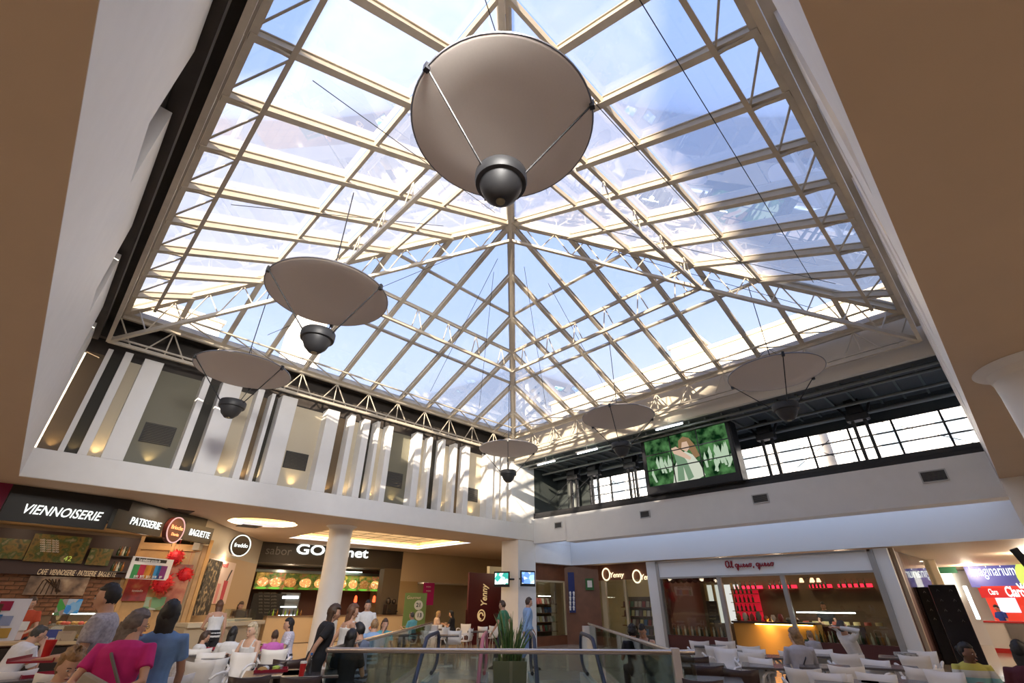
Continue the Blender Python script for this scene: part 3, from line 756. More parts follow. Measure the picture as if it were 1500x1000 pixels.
# ------------------------------------------------------------------ shops
def rect(pl, tl, br):
    a = onp(*tl, *pl); b = onp(*br, *pl)
    return (a.x, a.y), (b.x, b.y), b.z, a.z
def panel(nm, pl, tl, br, m, parent=None, th=.03, out=0.0, label=None):
    A, B, z0, z1 = rect(pl, tl, br)
    A = Vector((*A, 0)); B = Vector((*B, 0)); d = (B-A).normalized(); n = Vector((-d.y, d.x, 0))
    if n.dot((A+B)/2-Vector((0, 0, 0))) < 0: n = -n
    A -= n*out; B -= n*out
    q = MB(); vboard(q, A, B, z0, z1, th)
    return obj(nm, q, m, parent, label=label), A, B, z0, z1, n
def sign(nm, lb, cat, pl, tl, br, m, th=.05, out=.05, group=None):
    A, B, z0, z1 = rect(pl, tl, br)
    t = thing(nm, lb, cat, ((A[0]+B[0])/2, (A[1]+B[1])/2, z0), group, world=True)
    o, A, B, z0, z1, n = panel('board', pl, tl, br, m, t, th, out)
    return t, A, B, z0, z1, n
def plet(s, pl, c, size, m, parent, out=.08, width_px=None, shear=0, bold=0.0, name='lettering', space=1.0):
    P = onp(*c, *pl); d = Vector((pl[1][0]-pl[0][0], pl[1][1]-pl[0][1], 0)).normalized(); n = Vector((-d.y, d.x, 0))
    if n.dot(P) < 0: n = -n
    wd = None
    if width_px:
        a = onp(c[0]-width_px/2, c[1], *pl); b = onp(c[0]+width_px/2, c[1], *pl); wd = (b-a).length
    if d.dot(_r) < 0: d = -d
    return letters(s, size, P-n*out, d, m, parent, name, shear=shear, bold=bold, width=wd, space=space)
LIT = glow('lit_letters', (.95, 1, .93), 1.1)
# enclosing walls of the mall
q = MB(); q.span(-14.2, -14, -20, 32, 0, ZS).span(-14, 60, 32, 32.2, 0, ZS).span(60, 60.2, -20, 32, 0, ZS).span(-14, 60, -20.2, -20, 0, ZS)
struct('wall_outer', q, CREAM)
# --- bakery cafe on the left
PA, PB, PC, PD = (-.70, 16.37), (1.71, 16.71), (4.13, 18.96), (7.79, 24.38)
BKD = mat('black_brown_board', (.022, .016, .012), .5)
S1 = (PA, PB); S2 = (PB, PC)
q = MB(); vboard(q, (-6, 15.62), PA, 3.3, ZS, .3); tag(obj('magenta_fascia', q, mat('magenta', (.22, .004, .05), .5)), 'magenta shop fascia at the far left edge', 'fascia')
q = MB(); vboard(q, PA, PB, 3.34, ZS, .3); 
bh = thing('bakery_bulkhead', 'black bulkhead over the bakery cafe counter with a bend in it', 'fascia', (*PA, 3.3), world=True)
obj('panel', q, BKD, bh); q = MB(); vboard(q, PB, PC, 3.45, ZS, .3); obj('panel', q, BKD, bh)
t, *_ = sign('shop_sign', 'black sign box with white letters VIENNOISERIE', 'sign', S1, (14, 722), (150, 776), mat('sign_black', (.012, .009, .007), .4), out=.12, th=.12)
plet('VIENNOISERIE', S1, (90, 752), .30, LIT, t, out=.14, width_px=118, shear=.25, bold=.002)
t, *_ = sign('shop_sign', 'black sign box with white letters PATISSERIE', 'sign', S2, (167, 745), (228, 786), mat('sign_black', (.012, .009, .007), .4), out=.12, th=.12)
plet('PATISSERIE', S2, (207, 767), .27, LIT, t, out=.14, width_px=47, shear=.1)
t, *_ = sign('shop_sign', 'black sign box with white letters BAGUETTE', 'sign', S2, (268, 765), (302, 797), mat('sign_black', (.012, .009, .007), .4), out=.12, th=.12)
plet('BAGUETTE', S2, (286.5, 782), .27, LIT, t, out=.14, width_px=31, shear=.1)
def round_sign(lb, pl, c, r, m, rim, lines, lm, out=.2):
    P = onp(*c, *pl); d = Vector((pl[1][0]-pl[0][0], pl[1][1]-pl[0][1], 0)).normalized(); n = Vector((-d.y, d.x, 0))
    if n.dot(P) < 0: n = -n
    if d.dot(_r) < 0: d = -d
    P = P-n*out
    t = thing('round_sign', lb, 'sign', P, world=True)
    M = Matrix((d, n, Vector((0, 0, 1)))).transposed().to_4x4(); M.translation = P
    q = MB(); q.loft([[(r*math.cos(2*PI*j/36), y, r*math.sin(2*PI*j/36)) for j in range(36)] for y in (.02, .16)]); q.xf(M); obj('disc', q, m, t)
    q = MB(); q.tube([((r*.97)*math.cos(2*PI*j/36), 0.01, (r*.97)*math.sin(2*PI*j/36)) for j in range(36)], r*.05, 6, True); q.xf(M); obj('rim', q, rim, t)
    for s_, dz, sz in lines: letters(s_, sz, P+Vector((0, 0, dz))-n*.01, d, lm, t, width=None)
    return t
round_sign('round dark red sign with glowing orange script between two black sign boxes', S2, (249, 776), .36, mat('sign_maroon', (.09, .015, .01), .4), glow('rose_rim', (.8, .45, .4), .7),
           [('Brioche', .06, .165), ('Dorée', -.13, .12)], glow('orange_script', (1, .32, .12), 1.5))
FP = (PC, PD)
fw_ = MAT_F = mat('grey_beige_panel', (.36, .33, .27), .6)
q = MB(); vboard(q, PC, PD, 3.02, ZS, .2); tag(obj('smoothie_fascia', q, fw_), 'grey beige panel wall above the smoothie counter, carrying a round sign', 'fascia')
round_sign('round black sign with a white ring and white letters above the smoothie counter', ((4.9, 19.9), (6.2, 20.2)), (351, 799), .36, mat('sign_black', (.012, .009, .007), .4), glow('white_rim', (.95, 1, .85), 1.1),
           [('freddo', 0, .19)], LIT, out=.1)
# bakery interior
IB = ((-5, 18.9), (2.6, 19.6)); IC = ((2.6, 19.6), (4.3, 19.2))
q = MB(); q.prism([(-8, 15.9), PA, PB, PC, (4.4, 21), (-8, 21)], 3.36, 3.4); struct('ceiling', q, mat('orange_ceiling', (.5, .33, .16), .6))
BR1 = mat('brick_red', (.22, .10, .05), .8, noise=.3, nscale=6)
br = thing('brick_wall', '', '', (-1, 19.2, 0), world=True); br['kind'] = 'structure'; del br['category']; del br['label']; br.name = 'wall_bakery_back'; WP[br.name] = Vector((-1, 19.2, 0))
q = MB(); vboard(q, (-5, 18.94), (2.6, 19.64), 0, 3.36, .2); obj('mortar', q, mat('mortar', (.20, .13, .08), .9), br)
dI = (Vector((2.6, 19.6, 0))-Vector((-5, 18.9, 0))).normalized(); LI = 7.63
bme = MB(); bme.box((0, 0, 0), (.27, .05, .085)); bmesh_ = bme.mesh('brick', BR1)
cnt = 0
for r_ in range(12):
    z = 1.25+r_*.1
    for i in range(24):
        s_ = .9+(i+(r_ % 2)*.5)*.285
        if s_ > LI-.2: continue
        p = Vector((-5, 18.9, 0))+dI*s_
        o = bpy.data.objects.new('brick', bmesh_); COL.objects.link(o); o.parent = br
        o.location = Vector((p.x, p.y-.0, z))-root_loc(br) + Vector((0, .02, 0)); o.rotation_euler = (0, 0, math.atan2(dI.y, dI.x)); cnt += 1
# dark menu band with three lit boards and a strip of lettering
t = thing('menu_band', 'dark band over the bakery counter with gold words CAFE VIENNOISERIE PATISSERIE BAGUETTE', 'fascia', (0, 19, 2.4), world=True)
panel('panel', IB, (-60, 768), (183, 846), mat('band_dark', (.035, .012, .008), .5), t, out=.2, th=.15)
plet('CAFE  VIENNOISERIE · PATISSERIE  BAGUETTE', IB, (112, 840), .2, mat('gold_letters', (.55, .42, .25), .4, emit=(.5, .35, .2), es=.25), t, out=.23, width_px=115, shear=.2)
for tl, br_, cols, lb in (((-8, 788), (30, 820), [(.04, .08, .02), (.5, .3, .05), (.1, .2, .04), (.8, .6, .3)], 'lit menu board with a green salad picture at the far left of the dark band'),
                         ((50, 782), (116, 826), [(.06, .03, .015), (.14, .06, .03), (.05, .04, .02), (.25, .05, .03)], 'large dim brown menu board priced 42 in the middle of the dark band'),
                         ((131, 803), (154, 829), [(.05, .04, .02), (.3, .22, .12), (.5, .1, .05)], 'small menu board with a round tart picture at the right of the dark band')):
    t, A_, B_, z0_, z1_, n_ = sign('menu_board', lb, 'menu', IB, tl, br_, pattern('menu_'+lb[-12:].replace(' ', '_'), [tuple(v*.35 for v in c_) for c_ in cols], 5, emit=.03, kind='noise'), out=.28, th=.06)
    if '42' in lb:
        plet('42', IB, (96, 819), .18, mat('menu_green_digits', (.4, .5, .1), .5, emit=(.4, .5, .1), es=.4), t, out=.30)
        for k_ in range(6): plet('cafe con leche', IB, (70, 792+k_*3.2), .07, mat('menu_text', (.5, .4, .3), .5, emit=(.5, .4, .3), es=.2), t, out=.29)
BOT = {}
def bottle_mesh(key, m, h=.3):
    if key not in BOT:
        q = MB(); q.lathe([(.034, 0), (.037, .01), (.037, h*.58), (.014, h*.76), (.013, h*.97), (.016, h)], 10); BOT[key] = q.mesh('bottle', m, True)
    return BOT[key]
GB = mat('dark_green_bottle', (.02, .04, .015), .12); AB = mat('amber_bottle', (.25, .10, .02), .12); CB = mat('clear_bottle', (.5, .5, .4), .1)
def bottles(n, p0, p1, z, lb, group, mats=(GB, AB, CB), h=.3):
    for i in range(n):
        P = Vector(p0).lerp(Vector(p1), (i+.5)/n); k_ = i % len(mats)
        o = link('bottle', bottle_mesh(mats[k_].name+str(h), mats[k_], h)); o.location = (P.x, P.y, z)
        tag(o, lb, 'bottle', group)
P0, P1 = onp(162, 829, *IB), onp(180, 830, *IB)
for k_, zz in ((0, 0), (1, .42)):
    q = MB(); q.span(P0.x-.1, P1.x+.1, P0.y-.32, P0.y-.1, P0.z+zz-.17, P0.z+zz-.14); tag(obj('bottle_shelf', q, BKD), 'dark shelf of bottles at the right end of the menu band'+(', lower' if not k_ else ', upper'), 'shelf')
    bottles(5, (P0.x, P0.y-.2, 0), (P1.x, P1.y-.2, 0), P0.z+zz-.14, 'small bottle on a shelf at the right end of the bakery menu band', 'bottles beside the bakery menu band', h=.26)
# framed photograph of an old arcade on the brick wall
t, *_ = sign('framed_photo', 'framed brown photograph of an old domed market hall on the brick wall', 'picture', IB, (44, 843), (120, 872), pattern('sepia_print', [(.05, .03, .02), (.25, .16, .1), (.5, .38, .25)], 3, kind='noise'), out=.12, th=.04)
for k_ in range(5):
    a, b, c_ = onp(50+k_*8, 870, *IB), onp(66+k_*5, 848, *IB), onp(88-k_*2, 866, *IB); q = MB(); q.tube([p-Vector((0, .2, 0)) for p in (a, a.lerp(b, .6)+Vector((0, 0, .1)), b, c_)], .012, 5); obj('arch_line', q, mat('sepia_dark', (.04, .02, .01), .8), t)
# lit timber framed side bay
WOODL = mat('honey_wood', (.55, .33, .13), .5, noise=.12, nscale=4)
t = thing('timber_screen', 'honey coloured timber frame bay with posters right of the bakery counter', 'screen wall', (3.3, 19.3, 0), world=True)
panel('back', IC, (176, 792), (256, 960), WOODL, t, th=.1)
for xx in (186, 236, 292): 
    P = onp(xx, 850, *IC); q = MB(); q.box((P.x, P.y-.05, 1.7), (.10, .1, 3.3)); obj('post', q, WOODL, t)
P = onp(186, 800, *IC); P2_ = onp(292, 806, *IC); q = MB(); q.beam((P.x, P.y-.05, P.z), (P2_.x, P2_.y-.05, P.z), .1, .12); obj('rail', q, WOODL, t)
for tl, br_, mm, lb, tx, tc in (((193, 838), (212, 880), pattern('toast_print', [(.5, .25, .1), (.35, .03, .03), (.12, .02, .02)], 2.5, kind='noise'), 'tall poster with a red band reading combo tostado', 'tostado', (202, 865)),
                        ((246, 826), (266, 884), pattern('tart_print', [(.06, .05, .04), (.4, .1, .05), (.6, .3, .15)], 2, kind='noise'), 'tall dark poster of a red tart on the timber bay', None, None),
                        ((215, 874), (238, 893), pattern('cake_card', [(.5, .5, .45), (.1, .3, .1), (.5, .15, .1)], 5), 'small green and white picture card low on the timber bay', None, None)):
    t, *_ = sign('poster', lb, 'poster', IC, tl, br_, mm, out=.14, th=.02)
    if tx: plet(tx, IC, tc, .1, mat('white_print', (.8, .8, .8), .5), t, out=.15, width_px=16)
# hanging price panel of five coloured strips
t, A_, B_, z0_, z1_, n_ = sign('price_board', 'hanging white price board with five coloured strips below a black heading', 'sign', ((2.1, 17.6), (3.6, 18.6)), (196, 814), (245, 850), mat('white_board', (.8, .8, .82), .5), out=0, th=.02)
PLN = ((2.1, 17.6), (3.6, 18.6))
panel('heading', PLN, (199, 816), (243, 825), BLACK, t, out=.01, th=.006)
plet('Los mejores precios de', PLN, (219, 821), .12, mat('white_print', (.8, .8, .8), .5), t, out=.02, width_px=32)
for k_, c_ in enumerate([(.03, .25, .08), (.4, .01, .06), (.6, .25, .03), (.02, .25, .6), (.18, .02, .2)]):
    x_ = 195+k_*9.0; panel('strip', PLN, (x_+1.5, 826+k_*.5), (x_+8.0, 847+k_*.3), mat('strip_%d' % k_, c_, .5), t, out=.012, th=.006)
    plet('$'+['10', '15', '12', '18', '9'][k_], PLN, (x_+3, 844+k_*.3), .09, mat('white_print', (.8, .8, .8), .5), t, out=.022, name='price')
# red paper pompoms
def pompom(px, py, y, r, lb):
    P = onp(px, py, (2.1, y), (3.6, y+.6)); q = MB(); random.seed(px)
    q.ell(P, (r*.75,)*3, 12, 8)
    for k_ in range(90):
        v_ = Vector((random.gauss(0, 1), random.gauss(0, 1), random.gauss(0, 1))).normalized(); s_ = v_.orthogonal().normalized()*.035; a = P+v_*r*.6
        q.add([a-s_, a+s_, P+v_*r*random.uniform(.95, 1.1)], [(0, 1, 2)])
    q.tube([P+Vector((0, 0, r)), (P.x, P.y, 3.36)], .003, 4)
    tag(obj('paper_pompom', q, mat('red_paper', (.6, .01, .02), .6)), lb, 'decoration')
pompom(257, 816, 18.4, .27, 'red paper pompom, highest of the three'); pompom(271, 841, 18.4, .27, 'round red paper pompom, farthest right of the three'); pompom(238, 853, 18.2, .34, 'largest and lowest red paper pompom under the price board')
def star(px, py):
    P = onp(px, py, (2.1, 18.6), (3.6, 19.2)); q = MB(); pts_ = [((.2 if i % 2 == 0 else .085)*math.sin(i*PI/5), (.2 if i % 2 == 0 else .085)*math.cos(i*PI/5)) for i in range(10)]
    q.add([(P.x+a, P.y, P.z+b) for a, b in pts_]+[(P.x, P.y-.05, P.z), (P.x, P.y+.05, P.z)], [(i, (i+1) % 10, 10) for i in range(10)]+[((i+1) % 10, i, 11) for i in range(10)])
    q.tube([(P.x, P.y, P.z+.2), (P.x, P.y, 3.36)], .003, 4); tag(obj('paper_star', q, mat('gold_card', (.6, .45, .15), .3, .3)), 'gold card star hanging beside the red pompoms', 'decoration')
star(272, 817)
# bakery counter with glass display and goods
c0, c2 = onz(-40, 941, .9), onz(208, 936, .9); dC = (c2-c0).normalized(); nC = Vector((-dC.y, dC.x, 0)); 
t = thing('bakery_counter', 'long dark bakery counter with a pale worktop edge', 'counter', ((c0.x+c2.x)/2, (c0.y+c2.y)/2, 0), world=True)
q = MB(); q.beam(c0+nC*.3-Vector((0, 0, .5)), c2+nC*.3-Vector((0, 0, .5)), .6, .8); obj('body', q, mat('counter_dark', (.018, .010, .008), .4), t)
q = MB(); q.beam(c0+nC*.3-Vector((0, 0, .03)), c2+nC*.3-Vector((0, 0, .03)), .68, .05); obj('worktop', q, mat('tan_top', (.5, .36, .2), .4), t)
def on_c(px, dz, back): P = onz(px, 938, .9); return P+nC*back+Vector((0, 0, dz))
t = thing('display_case', 'lit glass display case of pastries on the bakery counter', 'display case', on_c(108, 0, .3), world=True)
a, b = on_c(66, 0, .3), on_c(140, 0, .3)
for k_, zz in enumerate((.02, .24, .45)):
    q = MB(); q.beam(a+Vector((0, 0, zz)), b+Vector((0, 0, zz)), .42-.05*k_, .015); obj('shelf', q, CHROME, t)
q = MB(); q.beam(a+Vector((0, 0, .25)), b+Vector((0, 0, .25)), .46, .46); obj('glass_cover', q, glass('case_glass', (.95, 1, .98), .05), t)
q = MB(); q.beam(a+Vector((0, 0, .43)), b+Vector((0, 0, .43)), .03, .02); obj('strip_light', q, glow('case_light', (1, .9, .7), 6), t)
PASTRY = MB(); PASTRY.ell((0, 0, .025), (.05, .035, .03), 8, 5); pm = [PASTRY.mesh('pastry', mat('pastry_%d' % i, c_, .5), True) for i, c_ in enumerate([(.5, .25, .06), (.6, .08, .05), (.55, .45, .2)])]
for k_ in range(22):
    P = a.lerp(b, (k_ % 11+.5)/11)+Vector((0, 0, .03 if k_ < 11 else .25))+nC*random.uniform(-.08, .08)
    o = link('pastry', pm[random.randrange(3)]); o.location = P; tag(o, 'small pastry inside the lit bakery display case', 'pastry', 'pastries in the display case')
for (xa, xb, yt, yb, cols, lb) in ((88, 102, 877, 901, [(.1, .45, .05), (.02, .2, .05), (.5, .3, .3)], 'green picture menu card standing on the display case'), (101, 113, 877, 899, [(.02, .2, .6), (.1, .4, .7), (.5, .5, .5)], 'blue picture menu card standing on the display case'),
                       (57, 84, 922, 939, [(.03, .04, .18), (.04, .06, .25)], 'dark blue menu folder leaning on the counter'), (20, 38, 910, 923, [(.6, .6, .6), (.65, .65, .65)], 'white card leaning on the counter at the left'), (86, 108, 924, 938, [(.4, .3, .2), (.2, .12, .08)], 'tan cafe price card on the counter')):
    P = on_c((xa+xb)/2, 0, .02); PL = ((P.x, P.y), (P.x+dC.x, P.y+dC.y)); t, *_ = sign('menu_card', lb, 'card', PL, (xa, yt), (xb, yb), pattern('card_%d' % xa, cols, 8), out=0, th=.015)
for xx, lb, cc in ((28, 'small red and white cup holder box on the counter at the left', (.6, .5, .5)),):
    P = on_c(xx-8, .1, .1); q = MB(); q.box(P, (.12, .12, .2)); tag(obj('card_box', q, mat('pale_box', cc, .6), bevel=.01), lb, 'box')
# tall poster at the extreme left
t, A_, B_, z0_, z1_, n_ = sign('poster_stand', 'white framed poster stand with coloured squares at the left edge', 'poster', ((-.35, 7.5), (.25, 7.7)), (-30, 876), (20, 938), mat('white_board', (.8, .8, .82), .5), out=0, th=.03)
PLN = ((-.35, 7.5), (.25, 7.7))
for k_, (x_, y_, c_) in enumerate([(-14, 884, (.05, .2, .06)), (1, 880, (.35, .01, .05)), (-16, 900, (.02, .2, .5)), (0, 902, (.3, .35, .5)), (-20, 918, (.03, .03, .05)), (-3, 920, (.5, .3, .05))]):
    panel('picture', PLN, (x_, y_), (x_+13, y_+14), mat('sq_%d' % k_, c_, .5), t, out=.01, th=.006)
P = onp(0, 938, *PLN); q = MB(); q.box((P.x-.05, P.y+.05, P.z/2), (.04, .04, P.z)).box((P.x-.05, P.y+.05, .02), (.45, .35, .04)); obj('leg', q, GREY, t)
# --- smoothie counter
q = MB(); vboard(q, (PC[0]+.12, PC[1]+.15), PD, 0, 3.02, .15); tag(obj('smoothie_wall', q, mat('tan_wall', (.42, .31, .19), .6)), 'tan wall behind the smoothie counter', 'wall panel')
t, *_ = sign('poster', 'tall pale poster of a pink iced drink reading Batidos', 'poster', FP, (308, 817), (328, 884), mat('poster_pink_white', (.62, .5, .46), .5), out=.05, th=.02)
P = onp(321, 867, *FP); dF = (Vector((*PD, 0))-Vector((*PC, 0))).normalized(); nF = Vector((dF.y, -dF.x, 0))
nF = nF if nF.dot(P) < 0 else -nF
def onf(u, v, out=.06): return P+dF*u+Vector((0, 0, v))+nF*out
for (du, r_, h_, cc, nm) in ((.25, .2, .85, (.45, .03, .06), 'drink_picture'), (-.35, .15, .6, (.6, .25, .25), 'drink_picture')):
    q = MB(); q.hexa([onf(du-r_*.7, -h_*.6), onf(du+r_*.7, -h_*.6), onf(du+r_*.7, -h_*.6, .05), onf(du-r_*.7, -h_*.6, .05), onf(du-r_, h_*.45), onf(du+r_, h_*.45), onf(du+r_, h_*.45, .05), onf(du-r_, h_*.45, .05)])
    obj(nm, q, mat('pic_%0.2f' % du, cc, .5), t)
q = MB(); q.tube([onf(.25, .38, .07), onf(.5, .75, .07)], .02, 6); obj('straw_picture', q, BLACK, t)
plet('Batidos', FP, (324, 827), .22, mat('red_print', (.4, .05, .05), .5), t, out=.08, width_px=15)
t, *_ = sign('poster', 'tall black poster of pale pastries left of the pink drink poster', 'poster', FP, (294, 818), (291, 900), pattern('flower_print', [(.01, .01, .01), (.02, .02, .02), (.5, .4, .25)], 7, kind='noise'), out=.3, th=.03)
P_ = onp(305, 905, *FP); q = MB(); q.box((P_.x, P_.y, P_.z/2), (.1, .1, max(.1, P_.z))); obj('stand', q, BLACK, t)
s0, s1, s2 = (Vector((*ond(268, 905, 16.2)[:2], 1.05)), Vector((*ond(318, 902, 16.6)[:2], 1.05)), Vector((*ond(374, 902, 18.4)[:2], 1.05)))
t = thing('smoothie_counter', 'cream curved counter under the pink drink poster', 'counter', (s1.x, s1.y, 0), world=True)
q = MB(); q.beam(s0-Vector((0, 0, .55)), s1-Vector((0, 0, .55)), .5, .98).beam(s1-Vector((0, 0, .55)), s2-Vector((0, 0, .55)), .5, .98); obj('body', q, mat('cream_counter', (.50, .38, .24), .5), t)
q = MB(); q.beam(s0-Vector((0, 0, .03)), s1-Vector((0, 0, .03)), .7, .1).beam(s1-Vector((0, 0, .03)), s2-Vector((0, 0, .03)), .7, .1); obj('worktop', q, mat('cream_top', (.62, .50, .33), .4), t)
t = thing('display_case', 'small glass box on the cream smoothie counter', 'display case', s1, world=True)
q = MB(); q.beam(s1.lerp(s2, .3)+Vector((0, 0, .17)), s1.lerp(s2, .85)+Vector((0, 0, .17)), .35, .3); obj('glass_cover', q, glass('case_glass', (.95, 1, .98), .05), t)
q = MB(); q.beam(s1.lerp(s2, .35)+Vector((0, 0, .05)), s1.lerp(s2, .8)+Vector((0, 0, .05)), .25, .06); obj('tray', q, CREAM, t)
# --- grill restaurant
PE = (14.89, 23.70); GP = (PD, PE)
q = MB(); vboard(q, PD, PE, 3.12, ZS, .25)
t = thing('shop_sign', 'long black sign band with big white rounded letters partly hidden by the round column', 'sign', (*PD, 3.1), world=True); obj('board', q, BKD, t)
plet('sabor', GP, (408, 807), .5, mat('dim_letters', (.12, .11, .10), .4), t, out=.05, width_px=38)
plet('GOurmet', GP, (488, 808), .62, LIT, t, out=.06, width_px=106, bold=.012)
GI = ((7.6, 26.0), (15.2, 25.3))
q = MB(); q.prism([PD, PE, (15.6, 28), (7.2, 28)], 3.1, 3.12); struct('ceiling', q, mat('dark_ceiling', (.1, .08, .06), .7))
q = MB(); vboard(q, (7.0, 27.6), (15.6, 26.8), 0, 3.1, .2); tag(obj('kitchen_wall', q, mat('kitchen_brown', (.12, .05, .035), .6)), 'dark red brown kitchen wall behind the grill counter', 'wall panel')
q = MB(); vboard(q, (13.9, 23.75), (15.0, 23.7), 0, 3.12, .5); tag(obj('dark_niche_wall', q, mat('niche_brown', (.10, .075, .05), .6)), 'brown wall piece at the right end of the grill restaurant', 'wall panel')
food = [[(.02, .05, .01), (.10, .16, .03), (.35, .2, .04), (.6, .4, .1)], [(.02, .04, .01), (.12, .2, .04), (.4, .12, .05), (.5, .35, .2)], [(.01, .03, .01), (.1, .15, .02), (.5, .32, .05)], [(.03, .08, .01), (.15, .25, .04), (.4, .1, .05)]]
xs_ = [379+i*20.3 for i in range(4)]+[460, 478]+[495, 510.5, 526.5, 542.5, 558, 574, 583]
XW = [379, 396.5, 417, 439, 461, 478, 494, 510.5, 526.5, 542.5, 558.5, 573.5, 584]
for i in range(12):
    a, b = XW[i], XW[i+1]; yt = 826+(a-379)*.052; dim = i in (2, 3, 4)
    A_, B_, z0_, z1_ = rect(GI, (a+1.3, yt), (b-1.3, yt+31))
    t = thing('menu_lightbox', 'backlit menu picture of a plated dish, number %s from the left of the grill row' % ['one', 'two', 'three', 'four', 'five', 'six', 'seven', 'eight', 'nine', 'ten', 'eleven', 'twelve'][i], 'menu', (A_[0], A_[1], z0_), 'backlit menu pictures over the grill counter', world=True)
    q = MB(); vboard(q, A_, B_, 2.08, 2.78, .08); obj('picture', q, pattern('food_print_%d_%d' % (i % 4, dim), food[i % 4], 5, emit=.06 if dim else .30, kind='noise'), t)
    mA = (Vector(A_)+Vector(B_))/2; wd_ = (Vector(B_)-Vector(A_)).length
    q = MB(); q.ell((mA.x, mA.y-.01, 2.38), (wd_*.4, .02, .2), 14, 8); obj('plate_picture', q, pattern('dish_%d' % (i % 3), [(.8, .75, .6), (.7, .4, .1), (.55, .2, .08), (.75, .6, .2)], 9, emit=.1 if dim else .6, kind='noise'), t)
    q = MB(); q.ell((mA.x, mA.y-.01, 2.13), (wd_*.42, .015, .05), 12, 6); obj('garnish_picture', q, mat('leaf_green_%d' % dim, (.1, .35, .03), .5, emit=(.15, .5, .05), es=.1 if dim else .5), t)
q = MB(); q.beam((7.7, 25.95, 2.86), (15.1, 25.25, 2.86), .1, .12); tag(obj('extractor_hood', q, mat('hood_steel', (.25, .28, .26), .3, .8)), 'steel hood edge above the backlit menu pictures', 'hood')
q = MB(); q.beam((11.4, 25.4, 2.95), (13.4, 25.2, 2.95), .06, .04); tag(obj('hood_light', q, glow('hood_light', (.8, 1, .85), 5)), 'greenish strip light above the grill menu pictures', 'light')
for px, py in ((448, 834), (519, 840), (550, 842)):
    P = onz(px, py, 3.08); q = MB(); q.lathe([(.12, 0), (.12, .02)], 16, (P.x, P.y, 3.07)); tag(obj('downlight', q, glow('downlight', (1, .92, .75), 6)), 'round downlight under the grill sign band', 'light', 'downlights under the grill sign band')
for i, (px, py) in enumerate(((493, 878), (521, 877), (548, 877))):
    P = onp(px, py, *GI); t = thing('pendant_lamp', ['small glowing red pendant lamp nearest the round column', 'small glowing red pendant lamp in the middle of the grill kitchen', 'small glowing red pendant lamp at the right of the grill kitchen'][i], 'pendant light', P, 'red pendants of the grill', world=True)
    q = MB(); q.lathe([(.05, -.16), (.085, -.12), (.06, .1), (.03, .16)], 14, P); obj('shade', q, glow('red_shade', (1, .07, .02), 2.5), t, smooth=True)
    q = MB(); q.tube([P+Vector((0, 0, .16)), (P.x, P.y, 3.1)], .008, 5); obj('cord', q, BLACK, t)
q = MB(); A_, B_, z0_, z1_ = rect(GI, (374, 860), (412, 906)); vboard(q, A_, B_, .6, 1.9, .1)
t = thing('chalk_menu', 'black chalk menu board left of the drinks fridge', 'menu', (A_[0], A_[1], .6), world=True); obj('board', q, mat('chalkboard', (.015, .012, .01), .6), t)
for k_ in range(7): plet('bife  lomo  pollo', GI, (392, 868+k_*4.8), .1, mat('chalk', (.22, .2, .16), .8), t, out=.04, width_px=26)
A_, B_, z0_, z1_ = rect(GI, (413, 866), (433, 905)); t = thing('drinks_fridge', 'upright drinks fridge with a white lit shelf', 'fridge', (A_[0], A_[1], 0), world=True)
q = MB(); vboard(q, A_, B_, 0, 1.95, .6); obj('body', q, mat('fridge_grey', (.12, .12, .12), .4), t)
m_ = (Vector(A_)+Vector(B_))/2
for k_, zz in enumerate((1.75, 1.35, 1.0)):
    q = MB(); q.beam((A_[0]+.08, A_[1]-.03, zz), (B_[0]-.08, B_[1]-.03, zz), .04, .1 if k_ == 0 else .03); obj('shelf_light', q, glow('fridge_light', (.9, 1, .95), 4), t)
bottles(9, (A_[0]-.9, A_[1]-1.2, 0), (B_[0]-.2, B_[1]-1.2, 0), 1.02, 'small bottle standing on the grill counter left of the column', 'bottles on the grill counter', mats=(GB, mat('lime_bottle', (.3, .5, .05), .2), AB), h=.26)
g0, g1 = Vector((*onp(388, 905, (7, 24.2), (15, 23.4))[:2], 1)), Vector((*onp(600, 915, (7, 24.2), (15, 23.4))[:2], 1))
t = thing('grill_counter', 'long cream grill restaurant counter behind the seated diners', 'counter', (g0.x, g0.y, 0), world=True)
q = MB(); q.beam(g0-Vector((0, 0, .5)), g1-Vector((0, 0, .5)), .6, .96); obj('body', q, mat('cream_counter', (.50, .38, .24), .5), t)
q = MB(); q.beam(g0, g1, .66, .05); obj('worktop', q, mat('brown_top', (.2, .13, .08), .3), t)
P = Vector((*onp(571, 895, (7, 24.2), (15, 23.4))[:2], 1.02)); t = thing('coffee_machine', 'dark espresso machine with a domed top at the right of the grill counter', 'machine', P, world=True)
q = MB(); q.box(P+Vector((0, 0, .25)), (.6, .4, .45)); obj('body', q, mat('machine', (.06, .045, .035), .3, .5), t, bevel=.03)
q = MB(); q.ell(P+Vector((-.15, 0, .6)), (.12, .12, .15)); q.ell(P+Vector((.18, 0, .58)), (.1, .1, .12)); obj('bean_hopper', q, mat('machine', (.06, .045, .035), .3, .5), t, smooth=True)
q = MB(); q.tube([P+Vector((-.2, -.2, .2)), P+Vector((-.2, -.4, .15))], .02).tube([P+Vector((.2, -.2, .2)), P+Vector((.2, -.4, .15))], .02); obj('handle', q, BLACK, t)
